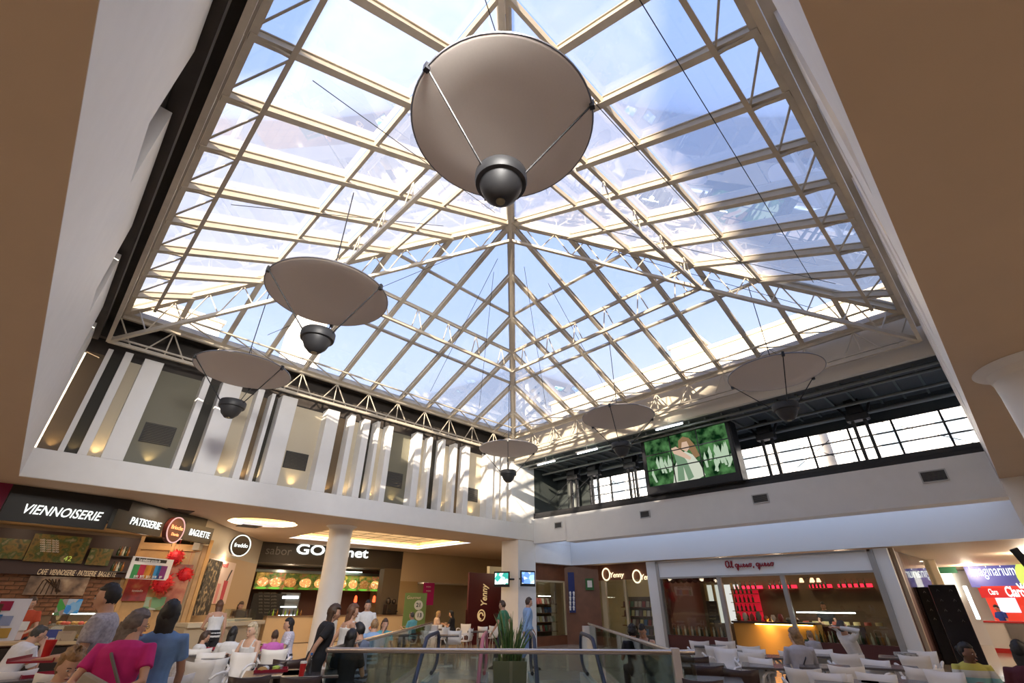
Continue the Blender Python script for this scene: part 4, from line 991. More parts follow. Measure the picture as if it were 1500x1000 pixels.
# --- wall right of the grill: bulkhead, alcove, banner, standing poster
q = MB(); vboard(q, PE, (25, 23.7), 2.55, ZS, .2); q.span(24.9, 25.1, 18.4, 23.9, 0, ZS); struct('wall_rear', q, mat('beige_wall', (.45, .36, .25), .6))
q = MB(); vboard(q, PE, (16.0, 23.7), 0, 2.55, .2); vboard(q, (14.9, 26.5), (24, 26.5), 0, 2.55, .2); struct('wall_alcove', q, mat('tan_alcove', (.34, .24, .12), .7)); 
q = MB(); q.prism([(14.9, 23.9), (24, 23.9), (24, 26.5), (14.9, 26.5)], 2.55, 2.6); struct('ceiling', q, CREAM)
RW = ((14.89, 23.55), (23, 23.55))
t, A_, B_, *_ = sign('banner', 'tall dark red banner with gold sideways letters and a round emblem', 'banner', ((15, 18.05), (23, 18.05)), (688, 838), (742, 912), mat('wine_red', (.085, .006, .008), .5), out=0, th=.1)
q = MB(); q.span(A_[0], B_[0], 18.08, 18.2, 0, 1.3); obj('lower_panel', q, mat('wine_red', (.085, .006, .008), .5), t)
GOLD = mat('gold_letters2', (.55, .40, .18), .4, emit=(.6, .42, .2), es=.35)
PB_ = ((15, 18.05), (23, 18.05)); P = onp(707, 872, *PB_)
letters('Yenny', .5, P-Vector((0, .12, 0)), (0, 0, 1), GOLD, t, updir=(-1, 0, 0), shear=.2, bold=.008, width=.88)
P = onp(704.5, 901, *PB_)
q = MB(); q.tube([(P.x+.21*math.cos(i*PI/12), P.y-.03, P.z+.21*math.sin(i*PI/12)) for i in range(24)], .025, 6, True).tube([(P.x+.12*math.cos(i*PI/8)-.02, P.y-.03, P.z-.02+.12*math.sin(i*PI/8)) for i in range(13)], .03, 6); obj('emblem', q, GOLD, t)
t, *_ = sign('poster', 'magenta poster beside the alcove with pale small print', 'poster', RW, (621, 853), (634, 886), mat('magenta_print', (.35, .01, .12), .5), out=.02, th=.03)
for k_ in range(2): plet('tarjeta', RW, (627, 859+k_*6), .12, mat('pale_print', (.6, .4, .45), .5), t, out=.05)
t, *_ = sign('standing_poster', 'tall green standing poster priced 21 and 13 before the alcove', 'poster', ((10.6, 18.4), (12.4, 17.5)), (594, 868), (621, 925), mat('leaf_green', (.14, .20, .03), .5), out=0, th=.04)
PL = ((10.6, 18.4), (12.4, 17.5)); plet('Gourmet', PL, (606, 875), .16, mat('orange_cream', (.7, .5, .3), .5), t, out=.03, width_px=20, shear=.2)
for cc, s_ in (((613, 886), '21'), ((614, 901), '13')):
    P = onp(*cc, *PL); dd = Vector((1.8, -.9, 0)).normalized(); nn = Vector((-.9, -1.8, 0)).normalized()
    q = MB(); q.loft([[P+nn*o_+dd*(.17*math.cos(j*PI/12))+Vector((0, 0, .17*math.sin(j*PI/12))) for j in range(24)] for o_ in (.0, .03)]); obj('price_disc', q, mat('pale_disc', (.6, .56, .42), .5), t)
    letters(s_, .2, P+nn*.035, dd, BLACK, t, bold=.004, name='price')
q = MB(); q.beam(Vector((10.6, 18.4, .02)), Vector((12.4, 17.5, .02)), .3, .04)
A_ = onp(594, 925, *PL); B_ = onp(621, 925, *PL); q = MB(); q.beam((A_.x, A_.y+.05, .03), (B_.x, B_.y+.05, .03), .35, .06); q.beam(((A_.x+B_.x)/2, A_.y, 0), ((A_.x+B_.x)/2, A_.y, max(.3, A_.z)), .05, .05); obj('base', q, GREY, t)
# --- pier monitors
for i, (x, y, lb, cols, face) in enumerate(((735, 848, 'left monitor on the corner pier showing green and white shapes', [(.02, .25, .2), (.03, .35, .3), (.8, .8, .8)], 0), (773, 847, 'right monitor on the corner pier showing a blue picture', [(.03, .08, .3), (.2, .4, .8), (.6, .7, .75)], 1))):
    P = onp(x, y, (14.9, 15.8), (15.9, 14.8)) ; t = thing('monitor', lb, 'screen', P, 'monitors on the pier', world=True)
    P = ony(x, y, 14.75) if face else onx(x, y, 14.85)
    d = (Vector((.86, -.5, 0)) if not face else Vector((.95, -.3, 0))).normalized() if face else Vector((.5, -.86, 0)).normalized()
    nn = Vector((-d.y, d.x, 0)); nn = nn if nn.dot(P) < 0 else -nn
    WP[t.name] = Vector(P); t.location = P
    q = MB(); q.beam(P-d*.34, P+d*.34, .07, .58); obj('casing', q, BLACK, t, bevel=.01)
    q = MB(); q.beam(P-d*.29+nn*.037+Vector((0, 0, .02)), P+d*.29+nn*.037+Vector((0, 0, .02)), .006, .42); obj('display', q, pattern('tv_%d' % i, cols, 5, emit=1.0), t)
    q = MB(); q.tube([P-nn*.03, Vector((15.3, Y1+.1, P.z)) if face else Vector((15.3, Y1+.2, P.z))], .035, 8); obj('bracket', q, BLACK, t)
# --- bookshop
WOODR = mat('red_brown_wood', (.16, .055, .025), .4, noise=.15, nscale=3)
BKF = ((16.3, 15.55), (18.65, 15.55)); BPL = ((18.65, 15.55), (19.6, 14.3)); BKR = ((19.6, 14.3), (19.3, 11.2))
t = thing('bookshop_front', 'red brown timber bookshop front right of the corner pier', 'shop front', (18, 15.5, 0), world=True)
q = MB(); vboard(q, (16.28, 15.55), (18.65, 15.55), 2.45, 3.13, .15); obj('header', q, WOODR, t)
q = MB(); vboard(q, (16.28, 15.55), (18.65, 15.55), 0, .35, .15); obj('base_panel', q, WOODR, t)
q = MB(); vboard(q, *BPL, 0, 3.13, .15); obj('pillar', q, WOODR, t)
q = MB(); vboard(q, *BKR, 2.5, 3.13, .15); obj('header', q, WOODR, t)
q = MB(); vboard(q, (19.62, 14.2), (19.58, 13.95), 0, 2.5, .12); vboard(q, (19.47, 12.9), (19.45, 12.78), 0, 2.5, .1); obj('door_post', q, mat('cream_frame', (.5, .42, .28), .5), t)
q = MB(); vboard(q, (16.3, 15.6), (18.62, 15.6), .35, 2.45, .012); obj('window_glass', q, glass('shop_glass', (.96, .98, .95), .03), t)
q = MB(); vboard(q, (19.58, 13.9), (19.32, 11.3), 0, 2.45, .012); obj('window_glass', q, glass('shop_glass', (.96, .98, .95), .03), t)
q = MB(); vboard(q, (16.3, 15.53), (18.62, 15.53), 2.4, 2.47, .05); vboard(q, (18.55, 15.53), (18.63, 15.53), .35, 2.4, .05); obj('frame', q, mat('cream_frame', (.5, .42, .28), .5), t)
for px in (780-1, 940): pass
for k_, (c_, w_) in enumerate((((783+115, 845-3), 24), ((943, 845), 24))):
    o = plet('Yenny', BKR, (c_[0]+6, c_[1]), .3, glow('gold_lit', (1, .8, .5), 1.0), t, out=.05, width_px=20, shear=.2)
    P = onp(c_[0]-9, c_[1]-1, *BKR); q = MB(); q.tube([(P.x-.06, P.y+.2*math.cos(i*PI/10), P.z+.24*math.sin(i*PI/10)) for i in range(20)], .03, 6, True); obj('emblem', q, glow('gold_lit', (1, .8, .5), 1.0), t)
q = MB(); q.span(16.3, 23, 18.2, 18.4, 0, 3.1).span(22.8, 22.9, 10.6, 18.4, 0, 3.1); struct('wall_bookshop', q, mat('shop_cream', (.5, .45, .3), .6))
bk_cols = [(.5, .45, .35), (.35, .05, .04), (.05, .12, .25), (.6, .5, .2), (.1, .2, .1), (.65, .62, .55), (.2, .1, .08)]
bk_me = []
for i, c_ in enumerate(bk_cols):
    q = MB(); q.box((0, 0, .11), (.14, .03, .22)); q.v = [(x, y+z*.25, z) for x, y, z in q.v]; bk_me.append(q.mesh('book', mat('book_%d' % i, c_, .6)))
def bookcase(lb, x0, x1, y, zs, per, alongy=False, group='books'):
    t = thing('bookcase', lb, 'bookcase', (x0 if not alongy else y, y if not alongy else x0, 0), world=True)
    for z in zs:
        q = MB()
        q.span(x0, x1, y-.15, y+.2, z-.03, z) if not alongy else q.span(y-.15, y+.2, x0, x1, z-.03, z)
        obj('shelf', q, WOODR, t)
    q = MB(); (q.span(x0, x1, y+.2, y+.24, 0, zs[-1]+.4) if not alongy else q.span(y+.2, y+.24, x0, x1, 0, zs[-1]+.4)); obj('back', q, mat('case_back', (.12, .08, .04), .6), t)
    for z in zs:
        for i in range(per):
            s_ = x0+(x1-x0)*(i+.5)/per+random.uniform(-.01, .01)
            o = link('book', random.choice(bk_me)); o.location = (s_, y, z) if not alongy else (y, s_, z)
            if alongy: o.rotation_euler = (0, 0, -PI/2)
            tag(o, 'small book on display in the %s' % group, 'book', 'books in the '+group)
bookcase('bookcase in the bookshop window right of the corner pier', 16.45, 18.5, 16.1, (.5, .85, 1.2, 1.55), 12, group='bookshop window beside the pier')
bookcase('bookcase inside the bookshop door', 11.6, 13.8, 20.6, (.4, .75, 1.1, 1.45), 11, True, group='bookshop entrance')
q = MB(); q.beam((17.2, 15.9, 1.85), (18.0, 15.9, 1.85), .04, .03); tag(obj('tube_light', q, glow('tube_warm', (1, .95, .8), 6)), 'short lit tube in the bookshop window beside the pier', 'light')
t, *_ = sign('wall_sign', 'tall dark blue directory sign with white pictograms on the bookshop pillar', 'sign', ((18.5, 15.3), (18.9, 15.0)), (831, 838), (843, 897), mat('deep_blue', (.01, .02, .12), .4), out=.1, th=.05)
PLN = ((18.5, 15.3), (18.9, 15.0))
for k_ in range(8):
    P = onp(834.5+(k_ % 2)*5, 868+(k_//2)*7, *PLN); q = MB(); q.ell(P+Vector((-.08, -.1, 0)), (.05, .05, .06), 8, 5); q.box(P+Vector((-.08, -.1, -.08)), (.05, .05, .08)); obj('pictogram', q, mat('white_print', (.8, .8, .8), .5), t)
t, *_ = sign('notice', 'white notice in a green frame on the bookshop pillar', 'sign', ((19.0, 14.9), (19.5, 14.3)), (857, 847), (870, 864), mat('green_frame', (.01, .12, .02), .5), out=.05, th=.03)
panel('sheet', ((19.0, 14.9), (19.5, 14.3)), (860, 850), (867.5, 860), mat('white_board', (.8, .8, .82), .5), t, out=.06, th=.01)
# --- cheese shop front (plane X = 18.9)
XQ = 18.9; QP = ((XQ, 11), (XQ, 3))
def yq(px, py): return onx(px, py, XQ)
FR = mat('grey_frame', (.34, .34, .34), .4, .3); SW = mat('white_paint_cool', (.74, .75, .77), .55)
TL, TR, ML, MR = yq(964, 822), yq(1269, 805), yq(972, 846), yq(1277, 834)
yl, yr = TL.y, TR.y; zt = (TL.z+TR.z)/2; zm = (ML.z+MR.z)/2
t = thing('cheese_shop_front', 'white framed shop front with three big windows and red script lettering', 'shop front', (XQ, (yl+yr)/2, 0), world=True)
q = MB(); q.span(XQ-.03, XQ+.1, yr, yl, zm, zt-.06); obj('sign_board', q, SW, t)
q = MB(); q.span(XQ-.08, XQ+.12, yr-.1, yl+.1, zt-.06, zt).span(XQ-.06, XQ+.12, yr-.1, yl+.1, zm-.06, zm).span(XQ-.08, XQ+.12, yl, yl+.12, 0, zt).span(XQ-.08, XQ+.12, yr-.16, yr, 0, zt); obj('frame', q, FR, t)
m1, m2 = yq(1059, 880).y, yq(1155, 880).y
for yy in (m1, m2):
    q = MB(); q.span(XQ-.04, XQ+.08, yy-.07, yy+.07, 0, zm-.06); obj('mullion', q, FR, t)
SG = glass('shop_glass_reflective', (.9, .92, .88), .05)
for a, b in ((m1+.07, yl), (yr, m2-.07)):
    q = MB(); q.span(XQ, XQ+.012, a, b, .55, zm-.06); obj('window_glass', q, SG, t)
    q = MB(); q.span(XQ-.02, XQ+.25, a, b, 0, .55); obj('sill_wall', q, mat('maroon_base', (.07, .012, .012), .5), t)

def cursive(words, y_left, y_right, z0, m, parent):
    G = {'A': [[(.1, .15), (.02, .5), (.1, .9), (.35, 1.0), (.55, .8), (.5, .3), (.3, .02), (.1, .15)], [(.5, .9), (.52, .3), (.62, .05), (.75, .1)]],
         'l': [[(0, .1), (.18, .55), (.22, .95), (.12, 1.0), (.06, .7), (.1, .15), (.2, .02), (.32, .1)]],
         'q': [[(.42, .42), (.25, .5), (.06, .38), (.05, .12), (.2, .02), (.36, .15), (.43, .45), (.40, -.25), (.30, -.48), (.22, -.3), (.5, .1)]],
         'u': [[(0, .1), (.08, .45), (.08, .12), (.18, .02), (.32, .15), (.36, .45), (.36, .12), (.46, .04), (.54, .1)]],
         'e': [[(0, .1), (.2, .22), (.3, .38), (.2, .48), (.08, .36), (.08, .12), (.22, .02), (.42, .12)]],
         's': [[(0, .1), (.2, .46), (.24, .3), (.30, .12), (.18, .02), (.06, .08)], [(.24, .04), (.42, .1)]],
         'o': [[(.2, .46), (.06, .34), (.08, .08), (.22, .02), (.36, .14), (.34, .38), (.22, .48), (.5, .42)]],
         ',': [[(.1, .08), (.12, -.02), (.04, -.2)]]}
    W = {'A': .78, 'l': .34, 'q': .52, 'u': .54, 'e': .42, 's': .42, 'o': .54, ',': .25, ' ': .22}
    tot = sum(W[c_] for c_ in words); k = (y_left-y_right)/tot; u = 0
    for c_ in words:
        if c_ != ' ':
            q = MB()
            for st_ in G[c_]: q.tube([(XQ-.06, y_left-(u+a)*k, z0+b_*k*.85) for a, b_ in st_], .022, 6)
            obj('letter', q, m, parent, smooth=True)
        u += W[c_]
_a, _b = yq(1064, 829), yq(1136, 829)
cursive('Al queso, queso', _a.y, _b.y, (_a.z+_b.z)/2-.02, mat('red_script', (.28, .01, .02), .5), t)
q = MB(); q.span(XQ-.02, XQ+.15, yl+.12, 11.3, 0, 3.1).span(XQ-.02, XQ+.15, 2.95, yr-.16, 0, 3.1); struct('wall_shop_sides', q, SW)
QB = ((21.9, 11), (21.9, 2.6))
q = MB(); q.span(22.0, 22.1, 3, 10.8, 0, 3.1); struct('wall_cheese_shop', q, mat('shop_tan', (.13, .09, .055), .7, noise=.2, nscale=1.5))
q = MB(); q.span(XQ+.15, 22, 10.6, 10.8, 0, 3.1).span(XQ+.15, 22, 2.95, 3.05, 0, 3.1); struct('wall_cheese_sides', q, mat('shop_maroon', (.12, .03, .02), .6))
# red lit bottle shelves high on the back wall and a bottle rack
for k_, (xa, xb) in enumerate(((1070, 1112), (1120, 1163), (1180, 1215), (1222, 1275))):
    A_, B_ = onx(xa, 856, 21.6), onx(xb, 853, 21.6); zz = 2.12
    t = thing('lit_shelf', ['red lit bottle shelf, leftmost of four', 'red lit bottle shelf, second from the left', 'red lit bottle shelf, second from the right', 'red lit bottle shelf, rightmost of four'][k_], 'shelf', (21.6, A_.y, zz), 'red lit shelves of the cheese shop', world=True)
    q = MB(); q.span(21.5, 21.95, B_.y, A_.y, zz-.04, zz); obj('board', q, WOODR, t)
    q = MB(); q.span(21.9, 21.93, B_.y+.03, A_.y-.03, zz+.01, zz+.12); obj('glow_strip', q, glow('red_strip', (1, .02, .05), 1.6), t)
    bottles(5, (21.65, A_.y-.1, 0), (21.65, B_.y+.1, 0), zz, 'bottle on a red lit shelf of the cheese shop', 'bottles on the red lit shelves', mats=(GB,), h=.28)
P = onx(1090, 880, 21.4)
t = thing('bottle_rack', 'tall red lit rack of bottles left in the middle window', 'rack', (21.4, P.y, .9), world=True)
for z in (1.05, 1.35, 1.65, 1.95):
    q = MB(); q.span(21.3, 21.7, P.y-.5, P.y+.5, z-.02, z); obj('shelf', q, WOODR, t)
    bottles(5, (21.45, P.y+.42, 0), (21.45, P.y-.42, 0), z, 'dark bottle in the red lit rack', 'bottles in the red lit rack', mats=(GB,), h=.25)
q = MB(); q.span(21.72, 21.75, P.y-.5, P.y+.5, .9, 2.1); obj('back', q, mat('red_back', (.5, .01, .03), .6, emit=(1, .02, .05), es=.22), t)
# bottles on both sills
bottles(22, (XQ+.14, yl-.15, 0), (XQ+.14, m1+.2, 0), .55, 'wine bottle on the sill of the left shop window', 'bottles on the left window sill')
bottles(18, (XQ+.14, m2-.2, 0), (XQ+.14, yr+.2, 0), .55, 'wine bottle on the sill of the right shop window', 'bottles on the right window sill')
bottles(12, (XQ+.24, m2-.3, 0), (XQ+.24, yr+.9, 0), .55, 'wine bottle behind the first row on the right window sill', 'back row bottles on the right window sill')
# bar counter in the middle opening
P0, P1 = onx(1077, 918, 19.4), onx(1168, 912, 19.4)
t = thing('bar_counter', 'amber lit bar counter in the middle opening of the cheese shop', 'counter', (19.4, (P0.y+P1.y)/2, 0), world=True)
q = MB(); q.span(19.3, 19.8, P1.y-.6, P0.y, 0, 1.0); obj('body', q, mat('amber_panel', (.5, .27, .06), .5), t)
q = MB(); q.span(19.15, 19.85, P1.y-.6, P0.y, 1.0, 1.06); obj('worktop', q, mat('dark_top', (.04, .02, .015), .3), t)
q = MB(); q.span(19.2, 19.24, P1.y-.5, P0.y-.8, .97, .995); obj('strip_light', q, glow('amber_strip', (1, .6, .15), 9), t)
lamp('AREA', (19.16, P0.y-1.2, .97), 9, (1, .6, .2), .08, (.5, 0, -1), sy=1.6)
for k_ in range(9):
    P = Vector((19.5, P0.y-.15-k_*.24, 1.06)); q = MB(); h = random.uniform(.1, .3)
    q.lathe([(.05, 0), (.09, h*.5), (.05, h)], 10, P); tag(obj('jar', q, [AB, CREAM, mat('jar_red', (.3, .05, .03), .4), OLIVE][k_ % 4], smooth=True), ['amber', 'cream', 'red', 'olive grey'][k_ % 4]+' jar on the bar counter, '+['leftmost', 'second from the left', 'third from the left', 'fourth from the left', 'in the middle', 'fourth from the right', 'third from the right', 'second from the right', 'rightmost'][k_], 'jar', 'jars on the bar counter')
A_, B_ = onx(1172, 904, 20.2), onx(1235, 898, 20.2)
t = thing('cheese_case', 'long lit cheese display case in the right window', 'display case', (20.2, (A_.y+B_.y)/2, 0), world=True)
q = MB(); q.span(19.9, 20.6, B_.y-.4, A_.y, 0, .95); obj('base', q, mat('maroon_base', (.07, .012, .012), .5), t)
q = MB(); q.span(19.95, 20.55, B_.y-.4, A_.y, .95, 1.0); obj('deck', q, CHROME, t)
q = MB(); q.span(19.95, 20.0, B_.y-.4, A_.y, 1.33, 1.36); obj('strip_light', q, glow('white_strip', (.95, 1, 1), 9), t)
q = MB(); q.span(19.93, 20.5, B_.y-.4, A_.y, 1.38, 1.4); obj('top', q, CHROME, t)
for k_ in range(8):
    q = MB(); y = A_.y-.15-k_*.3; q.lathe([(.1, 0), (.1, .09)], 12, (20.2, y, 1.0)); obj('cheese', q, mat('cheese', (.7, .55, .25), .5) if k_ % 3 else mat('ham', (.5, .12, .08), .5), t)
# chalk board, chandelier, awning, green board
PL = ((19.6, 11), (19.6, 3)); t, *_ = sign('chalk_menu', 'black chalkboard hanging in the left shop window', 'menu', PL, (1034, 880), (1055, 912), mat('chalkboard', (.015, .012, .01), .6), out=0, th=.03)
plet('vinos', PL, (1044, 886), .1, mat('chalk', (.22, .2, .16), .8), t, out=.01)
for k_ in range(4): plet('queso azul', PL, (1044, 892+k_*4.5), .06, mat('chalk', (.22, .2, .16), .8), t, out=.01)
q = MB()
for k_ in range(9):
    y = yl-.2-k_*.24; q.ell((XQ+.15, y, zm-.12), (.05, .13, .1), 10, 6)
tag(obj('scalloped_awning', q, mat('maroon_cloth', (.10, .015, .015), .8), smooth=True), 'maroon scalloped cloth valance in the left shop window', 'valance')
q = MB(); q.tube([(XQ+.2, yl-.1, 2.3), (XQ+.22, yl-.3, 1.7), (XQ+.18, yl-.12, 1.1)], [.16, .1, .06], 10); tag(obj('curtain', q, mat('maroon_cloth', (.10, .015, .015), .8), smooth=True), 'gathered maroon curtain at the left of the left shop window', 'curtain')
P = onx(1185, 850, 19.5); t = thing('chandelier', 'small chandelier with glowing shades near the top of the right window', 'chandelier', P, world=True)
for k_ in range(5):
    a_ = k_*2*PI/5; c_ = P+Vector((.28*math.cos(a_), .28*math.sin(a_), 0)); q = MB(); q.lathe([(.07, -.05), (.04, .07)], 10, c_); obj('shade', q, glow('peach_shade', (1, .45, .25), 2.2), t)
    q = MB(); q.tube([P+Vector((0, 0, .1)), c_], .01, 5); obj('arm', q, BLACK, t)
q = MB(); q.tube([P+Vector((0, 0, .1)), (P.x, P.y, 3.1)], .01, 5); obj('cord', q, BLACK, t)
t, *_ = sign('green_board', 'small dark green board leaning at the foot of the right window', 'sign', ((18.6, 11), (18.6, 3)), (1178, 936), (1195, 952), mat('dark_green', (.01, .06, .03), .5), out=0, th=.03)
for i, (x, y, z) in enumerate(((20.5, 8.8, 2.9), (20.5, 6.6, 2.9), (20.5, 4.5, 2.9))): lamp('POINT', (x, y, z), 14, WARM2, .15)
# building reflected in the shop glass, painted as a glowing panel with bars
q = MB(); q.span(21.9, 21.95, 8.8, 10.3, .9, 2.3); t = thing('reflection_panel', 'pale building reflection in the left shop glass, painted as a glowing panel', 'window', (21.9, 9.5, .9), world=True); obj('pane', q, glow('pale_reflection', (.75, .75, .7), .55), t)
for y in (8.8, 9.15, 9.55, 9.95, 10.3):
    q = MB(); q.span(21.82, 21.9, y-.05, y+.05, .85, 2.35); obj('bar', q, mat('ochre_reflection', (.3, .22, .1), .6), t)
# --- entrance corridor on the right
q = MB(); q.beam((19.4, 3.0, 1.55), (25.6, 2.78, 1.55), .012, 3.1); t = thing('glass_screen', 'tall glass screen with reflections beside the corridor entrance', 'glass wall', (22, 2.9, 0), world=True); obj('pane', q, glass('screen_glass', (.95, .97, .95), .18), t)
q = MB(); q.span(19.3, 19.45, 2.85, 3.1, 0, 3.13); obj('post', q, mat('pale_wood_post', (.55, .45, .32), .5), t)
q = MB(); q.span(25.5, 25.7, 2.6, 2.9, 0, 3.13); obj('post', q, mat('pale_wood_post', (.55, .45, .32), .5), t)
BT = mat('black_glass', (.012, .01, .014), .12)
for (xa, xb, yt, dist, lb) in ((1345, 1378, 872, 21.8, 'black directory panel behind the glass screen'), (1387, 1414, 871, 19.6, 'tall black directory panel with pale pictograms by the corridor')):
    c_ = ond((xa+xb)/2, 910, dist); d = Vector((-c_.y, c_.x, 0)).normalized(); wd_ = .62
    t = thing('directory_panel', lb, 'sign', c_, 'black directory panels', world=True)
    q = MB(); q.beam(c_-d*wd_/2+Vector((0, 0, 1.05)), c_+d*wd_/2+Vector((0, 0, 1.05)), .12, 2.1); obj('panel', q, BT, t, bevel=.02)
    for k_ in range(8):
        P = c_+d*(.13 if k_ % 2 else -.16)+Vector((0, 0, 1.95-(k_//2)*.25)); P -= c_.normalized()*.07
        q = MB(); q.tube([P-d*.03-Vector((0, 0, .02)), P+Vector((0, 0, .035)), P+d*.03-Vector((0, 0, .02))], .008, 4); obj('pictogram', q, mat('grey_print', (.10, .095, .08), .5), t)
q = MB(); q.span(33.5, 33.7, -14, 5, 0, 3.1); struct('wall_corridor', q, mat('white_paint_cool', (.74, .75, .77), .55))
q = MB(); q.span(28.5, 28.7, 2.9, 3.6, 0, 3.13); struct('wall_corridor_post', q, mat('tan_post', (.55, .38, .2), .5))
PI_ = ((31, 5), (31, -6)); t, *_ = sign('shop_sign', 'dark blue shop sign with white serif letters at the right edge', 'sign', PI_, (1409, 826), (1560, 858), mat('navy_sign', (.03, .035, .16), .4, emit=(.05, .06, .3), es=.3), out=0, th=.2)
plet('Imaginarium', PI_, (1453, 836), .62, LIT, t, out=.02, width_px=66)
P = onx(1519, 845, 30.9); q = MB(); q.loft([[(30.8+o_, P.y+.6*math.cos(j*PI/12), P.z+.75*math.sin(j*PI/12)) for j in range(24)] for o_ in (0, .05)]); obj('green_dot', q, mat('lime', (.35, .6, .1), .5, emit=(.4, .7, .1), es=.5), t)
P0, P1 = onx(1358, 868, 33.2), onx(1405, 868, 33.2)
q = MB(); q.span(33.3, 33.45, P1.y, P0.y+.3, 1.95, 3.05); tag(obj('lit_cream_wall', q, glow('lit_wall', (1, .93, .72), 1.5)), 'brightly lit cream wall left of the dark blue sign, its light painted as glow', 'light')  # light falling on this wall is put into its emission colour
KP = ((28.5, 4), (28.5, -6)); 
t, *_ = sign('kiosk_sign', 'red kiosk band with white letters and small rays at the right edge', 'sign', KP, (1432, 861), (1560, 875), mat('kiosk_red', (.5, .02, .02), .4, emit=(.5, .02, .02), es=.5), out=0, th=.3)
plet('Claro', KP, (1487, 867), .5, LIT, t, out=.02, width_px=28, bold=.012); plet('Claro', KP, (1455, 867), .3, LIT, t, out=.02, width_px=13)
for k_ in range(3):
    P = onp(1495+k_*2, 861.5, *KP); q = MB(); q.beam(P, P+Vector((0, -.02-.08*(k_-1), .18)), .03, .04); obj('ray', q, LIT, t)
K0, K1 = onx(1440, 909, 28.5), onx(1540, 909, 28.5)
t = thing('phone_kiosk', 'red and white phone kiosk counter with posters under the red band', 'kiosk', (28.5, K0.y, 0), world=True)
q = MB(); q.span(28.5, 29.1, K1.y, K0.y, 0, 1.0); obj('counter', q, mat('kiosk_white', (.75, .73, .72), .4), t)
q = MB(); q.span(28.44, 29.15, K1.y, K0.y, 1.0, 1.06).span(28.45, 28.5, K1.y, K0.y, 0, .15); obj('red_trim', q, mat('kiosk_red2', (.5, .02, .02), .4), t)
for a, c_, w_ in ((.9, (.15, .14, .14), .3), (2.6, (.5, .02, .02), .35)):
    q = MB(); q.span(28.44, 28.5, K0.y-a-w_, K0.y-a+w_, .1, .98); obj('front_panel', q, mat('kp_%0.1f' % a, c_, .5), t)
q = MB(); q.span(29.6, 29.7, K0.y-1.5, K0.y-.3, 1.0, 2.3); obj('red_panel', q, mat('kiosk_red3', (.55, .04, .02), .4, emit=(.6, .04, .02), es=.5), t)
q = MB(); q.span(29.55, 29.6, K0.y-1.2, K0.y-.6, 1.35, 2.05); obj('screen', q, glow('kiosk_screen', (.6, .65, .8), 1.0), t)
q = MB(); q.span(30.0, 30.1, K1.y, K0.y-1.5, 1.0, 2.3); obj('back_panel', q, glow('kiosk_back', (.6, .6, .75), .5), t)
q = MB(); q.beam((29.0, K0.y+.15, 1.1), (29.0, K0.y+.15, 2.3), .12, .12); obj('light_column', q, glow('kiosk_col', (.95, 1, 1), 4), t)
for px, py in ((1293, 806), (1300, 806), (1350, 822), (1367, 831)):
    P = onz(px, py, 3.12); q = MB(); q.lathe([(.06, 0), (.06, .015)], 12, (P.x, P.y, 3.11)); tag(obj('downlight', q, glow('downlight', (1, .92, .75), 6)), 'small downlight in the beige corridor ceiling', 'light', 'downlights of the corridor')
P = onz(1383, 835, 3.0); t = thing('exit_sign', 'small dark green hanging sign in the corridor', 'sign', P, world=True); q = MB(); q.box(P, (.1, .9, .25)); obj('panel', q, mat('exit_green', (.01, .08, .04), .4), t); q = MB(); q.tube([P+Vector((0, 0, .1)), P+Vector((0, 0, .2))], .02); obj('hanger', q, GREY, t)
q = MB(); P = onp(1500, 822, (13.0, 3), (12.4, -3)); 
# black leaf-shaped aerial blade entering from the right edge
a, b = onp(1484, 803, (9, 3), (9, -5)), onp(1512, 835, (9, 3), (9, -5)); q.beam(a, b, .03, .09); tag(obj('black_blade', q, BLACK, bevel=.01), 'black tapering blade poking in at the right edge under the ceiling', 'fitting')
q = MB()
# ceiling grilles and smoke heads on the left ceiling
for px, py, lb in ((262, 748, 'dark square air grille in the left ceiling above the bakery signs'), (365, 770, 'dark air grille in the left ceiling below the round recess')):
    P = onz(px, py, ZS); q = MB()
    q.span(P.x-.35, P.x+.35, P.y-.35, P.y+.35, ZS-.02, ZS-.002); t = tag(obj('ceiling_grille', q, mat('grille_dark', (.05, .04, .035), .6)), lb, 'vent')
for i in range(26):
    pass
# round column with a flared collar, and its partner at the right
def column(lb, c, r, x=None):
    t = thing('round_column', lb, 'column', (*c, 0), world=True)
    q = MB(); q.lathe([(r, 0), (r, ZS-.08)], 40, (*c, 0)); obj('shaft', q, WHITE, t, smooth=True)
    q = MB(); q.lathe([(r+.02, ZS-.12), (r*1.12, ZS-.06), (r*1.35, ZS-.012), (r*1.35, ZS)], 40, (*c, 0)); obj('collar', q, WHITE, t, smooth=True)
cL = (onz(475, 768, ZS)+onz(516, 768, ZS))/2
CLP = onz(496, 772, ZS-.02)
column('white round column standing in front of the grill restaurant sign', (CLP.x+.05, CLP.y-.15), .40)
CRP = onz(1500, 545, ZS)
t = thing('round_column', 'large white round column with a flared collar at the right edge', 'column', (CRP.x, CRP.y, 0), world=True)
cR = (7.55, -.85)
q = MB(); q.lathe([(.42, 0), (.42, ZS-.3), (.43, ZS-.12)], 48, (*cR, 0)); obj('shaft', q, WHITE, t, smooth=True)
q = MB(); q.lathe([(.43, ZS-.14), (.46, ZS-.06), (.57, ZS-.004), (.55, ZS+.0)], 48, (*cR, 0)); obj('collar', q, WHITE, t, smooth=True)
